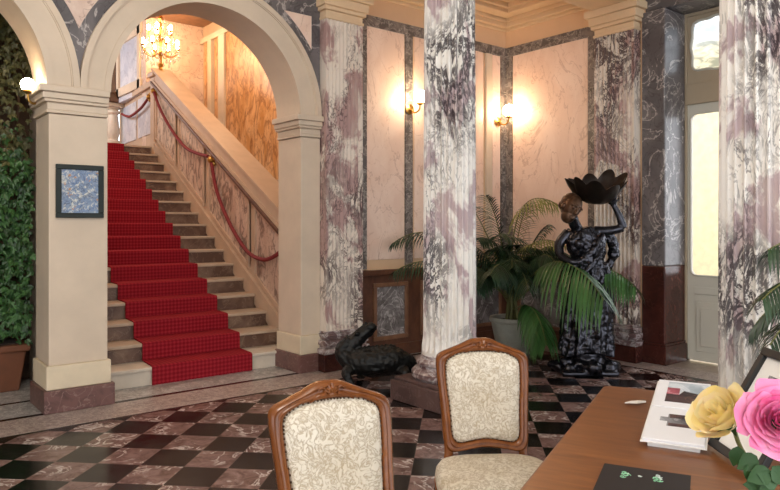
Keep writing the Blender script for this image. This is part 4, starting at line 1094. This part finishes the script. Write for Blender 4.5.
# vase and roses
VB=C(.80,1.22,TZ); e=empty('vase',VB); tag(e,'clear glass vase holding the roses at the lower right corner','vase')
m=MB(); m.lathe([(.045,0),(.055,.01),(.06,.06),(.05,.13),(.035,.19),(.04,.22),(.036,.22),(.031,.19),(.045,.13),(.054,.06),(.045,.02),(.01,.015)],24); m.build('glass_body',M['crystal'],e,smooth=True)
def rose(name,center,axis,R0,mat,label,npet,openness,seed):
    rn=random.Random(seed); axis=Vector(axis).normalized(); q=Vector((0,0,1)).rotation_difference(axis).to_matrix().to_4x4()
    e=empty(name,center); tag(e,label,'flower')
    m=MB(); ga=2.399963
    for k in range(npet):
        t=(k+.5)/npet; r=R0*(.10+.90*t**.85); h=R0*(1.05-.25*t*openness); ph=k*ga; hw=(1.15-.45*t)*1.0
        tilt=openness*(t**1.4); nu,nv=8,7; G=[]
        wob=rn.uniform(-.06,.06)
        for j in range(nv+1):
            v=j/nv; row=[]
            for i in range(nu+1):
                u=-1+2*i/nu; wf=math.sin(PI*min(.5,.16+v*.42))*(1-.30*max(0,v-.7)/.3*u*u)
                a=ph+u*hw*wf
                rr=r*(.25+.75*math.sin(v*PI/2)**.8)*(1+wob)
                rr+= R0*tilt*(.30*v+.55*max(0,v-.62)**1.3)   # opens and curls outwards
                edge=1-.10*u*u*v
                z=-R0*.55+ (h*(v**.9)*edge) - R0*tilt*.75*max(0,v-.6)**1.2 - R0*.28*t*openness*v
                rr*=1+.03*math.sin(5*u+k)*v
                row.append(Vector((rr*math.cos(a),rr*math.sin(a),z+.02*R0*math.sin(7*u+2*k)*v)))
            G.append(row)
        vs=[p for row in G for p in row]; fs=[(j*(nu+1)+i,j*(nu+1)+i+1,(j+1)*(nu+1)+i+1,(j+1)*(nu+1)+i) for j in range(nv) for i in range(nu)]
        m.add(vs,fs,0,q)
    m.build('bloom',M[mat],e,smooth=True,angle=80)
    m=MB(); m.lathe([(.006,-R0*.72),(R0*.22,-R0*.62),(R0*.26,-R0*.5),(R0*.2,-R0*.42)],10,M=q)
    for k in range(5):
        a=2*PI*k/5; c,s=math.cos(a),math.sin(a); m.add([Vector((R0*.2*c-.006*s,R0*.2*s+.006*c,-R0*.55)),Vector((R0*.2*c+.006*s,R0*.2*s-.006*c,-R0*.55)),Vector((R0*.75*c,R0*.75*s,-R0*.45))],[(0,1,2)],0,q)
    m.build('calyx',M['roseleaf'],e,smooth=True)
    foot=VB+Vector((rn.uniform(-.015,.015),rn.uniform(-.015,.015),.04)); st=center-axis*R0*.68
    sp_=spl([st,st-axis*.06+Vector((0,0,-.03)),VB+Vector((0,0,.23)),foot],6); m=MB(); m.tube(sp_,.0035,6); m.build('stem',M['palmstem'],e,smooth=True,world=True)
    return e,sp_
def roseleaf(e,p,d,up_,sz):
    d=Vector(d).normalized(); s=d.cross(Vector(up_)).normalized(); n=s.cross(d); m=MB(); vs=[];N=7
    for j in range(N+1):
        u=j/N; w=.40*sz*math.sin(PI*u**.8)*(1+.06*(j%2)); c=Vector(p)+d*sz*u-n*sz*.25*u*u
        vs+=[c-s*w+n*w*.25,c,c+s*w+n*w*.25]
    fs=[]
    for j in range(N): a=3*j; fs+=[(a,a+1,a+4,a+3),(a+1,a+2,a+5,a+4)]
    m.add(vs,fs); m.build('leaf',M['roseleaf'],e,smooth=True,world=True)
yc=W(720,414,1.12); 
tl_=C(-.70,-.22,.0)+Vector((0,0,.62))
ye,_=rose('yellow_rose',yc,tl_,.050,'yrose','yellow rose with pale peach outer petals, just left of the pink rose',20,.36,4)
pc=W(780,421,1.02); pe,_=rose('pink_rose',pc,C(-.25,-.85,.35),.047,'prose','large open pink rose at the right edge of the desk',30,.85,8)
for (px,py,Z,dx,dy,sz) in ((757,456,1.06,-.8,-.5,.036),(752,462,1.06,-.1,-1,.034),(770,470,1.05,-.9,-.4,.038),(764,486,1.07,-.8,.1,.032),(772,466,1.05,.5,-.7,.036),(778,484,1.05,-.5,.3,.036),(765,480,1.06,.1,-.9,.03)):
    p=W(px,py,Z); roseleaf(pe,p,C(dx,-.15,dy*1.0),C(0,-1,.3),sz)
for (px,py,Z,dx,dy,sz) in ((738,446,1.1,-.2,-1,.034),):
    roseleaf(ye,W(px,py,Z),C(dx,-.15,dy),C(0,-1,.3),sz)
# ------------------------------------------------------------------ light
def pl(name,loc,power,col,size=.05):
    d=bpy.data.lights.new(name,'POINT'); d.energy=power; d.color=col; d.shadow_soft_size=size; o=bpy.data.objects.new(name,d); o.location=loc; COL.objects.link(o); return o
WARM=(1,.66,.36)
def al(name,loc,rot,sx,sy,power,col):
    d=bpy.data.lights.new(name,'AREA'); d.shape='RECTANGLE'; d.size=sx; d.size_y=sy; d.energy=power; d.color=col; o=bpy.data.objects.new(name,d); o.location=loc; o.rotation_euler=rot; COL.objects.link(o); return o
pl('stair_hall_fill',(4.75,9.6,4.6),48,WARM,.15)  # added unseen point light, warm glow for the stairwell wall
pl('hall_fill',C(-1.0,1.9,4.1),110,(1,.95,.88),.25)  # added unseen point light brightening tabletop, seats and floor
pl('landing_daylight_fill',(2.4,13.6,4.6),120,(.85,.92,1),.3)  # added unseen cool point light standing in for daylight on the landing
pl('stair_top_fill',(2.7,8.6,4.9),150,(1,.85,.70),.2)  # added unseen point light that brightens the treads from above
w=bpy.data.worlds.new('World'); bpy.context.scene.world=w; w.use_nodes=True
bg=w.node_tree.nodes['Background']; bg.inputs[0].default_value=(.93,.96,1,1); bg.inputs[1].default_value=3.2
# ------------------------------------------------------------------ camera
cd=bpy.data.cameras.new('Camera'); cam=bpy.data.objects.new('Camera',cd); COL.objects.link(cam)
cam.location=(0,0,EYE); cam.rotation_euler=(PI/2,0,ANG-PI/2); cd.sensor_width=36; cd.sensor_fit='HORIZONTAL'; cd.lens=680/780*36; cd.shift_y=-21/780; cd.clip_start=.02
sc=bpy.context.scene; sc.camera=cam
sc.view_settings.view_transform='Standard'; sc.view_settings.look='None'; sc.view_settings.exposure=0; sc.view_settings.gamma=1; sc.view_settings.use_curve_mapping=False
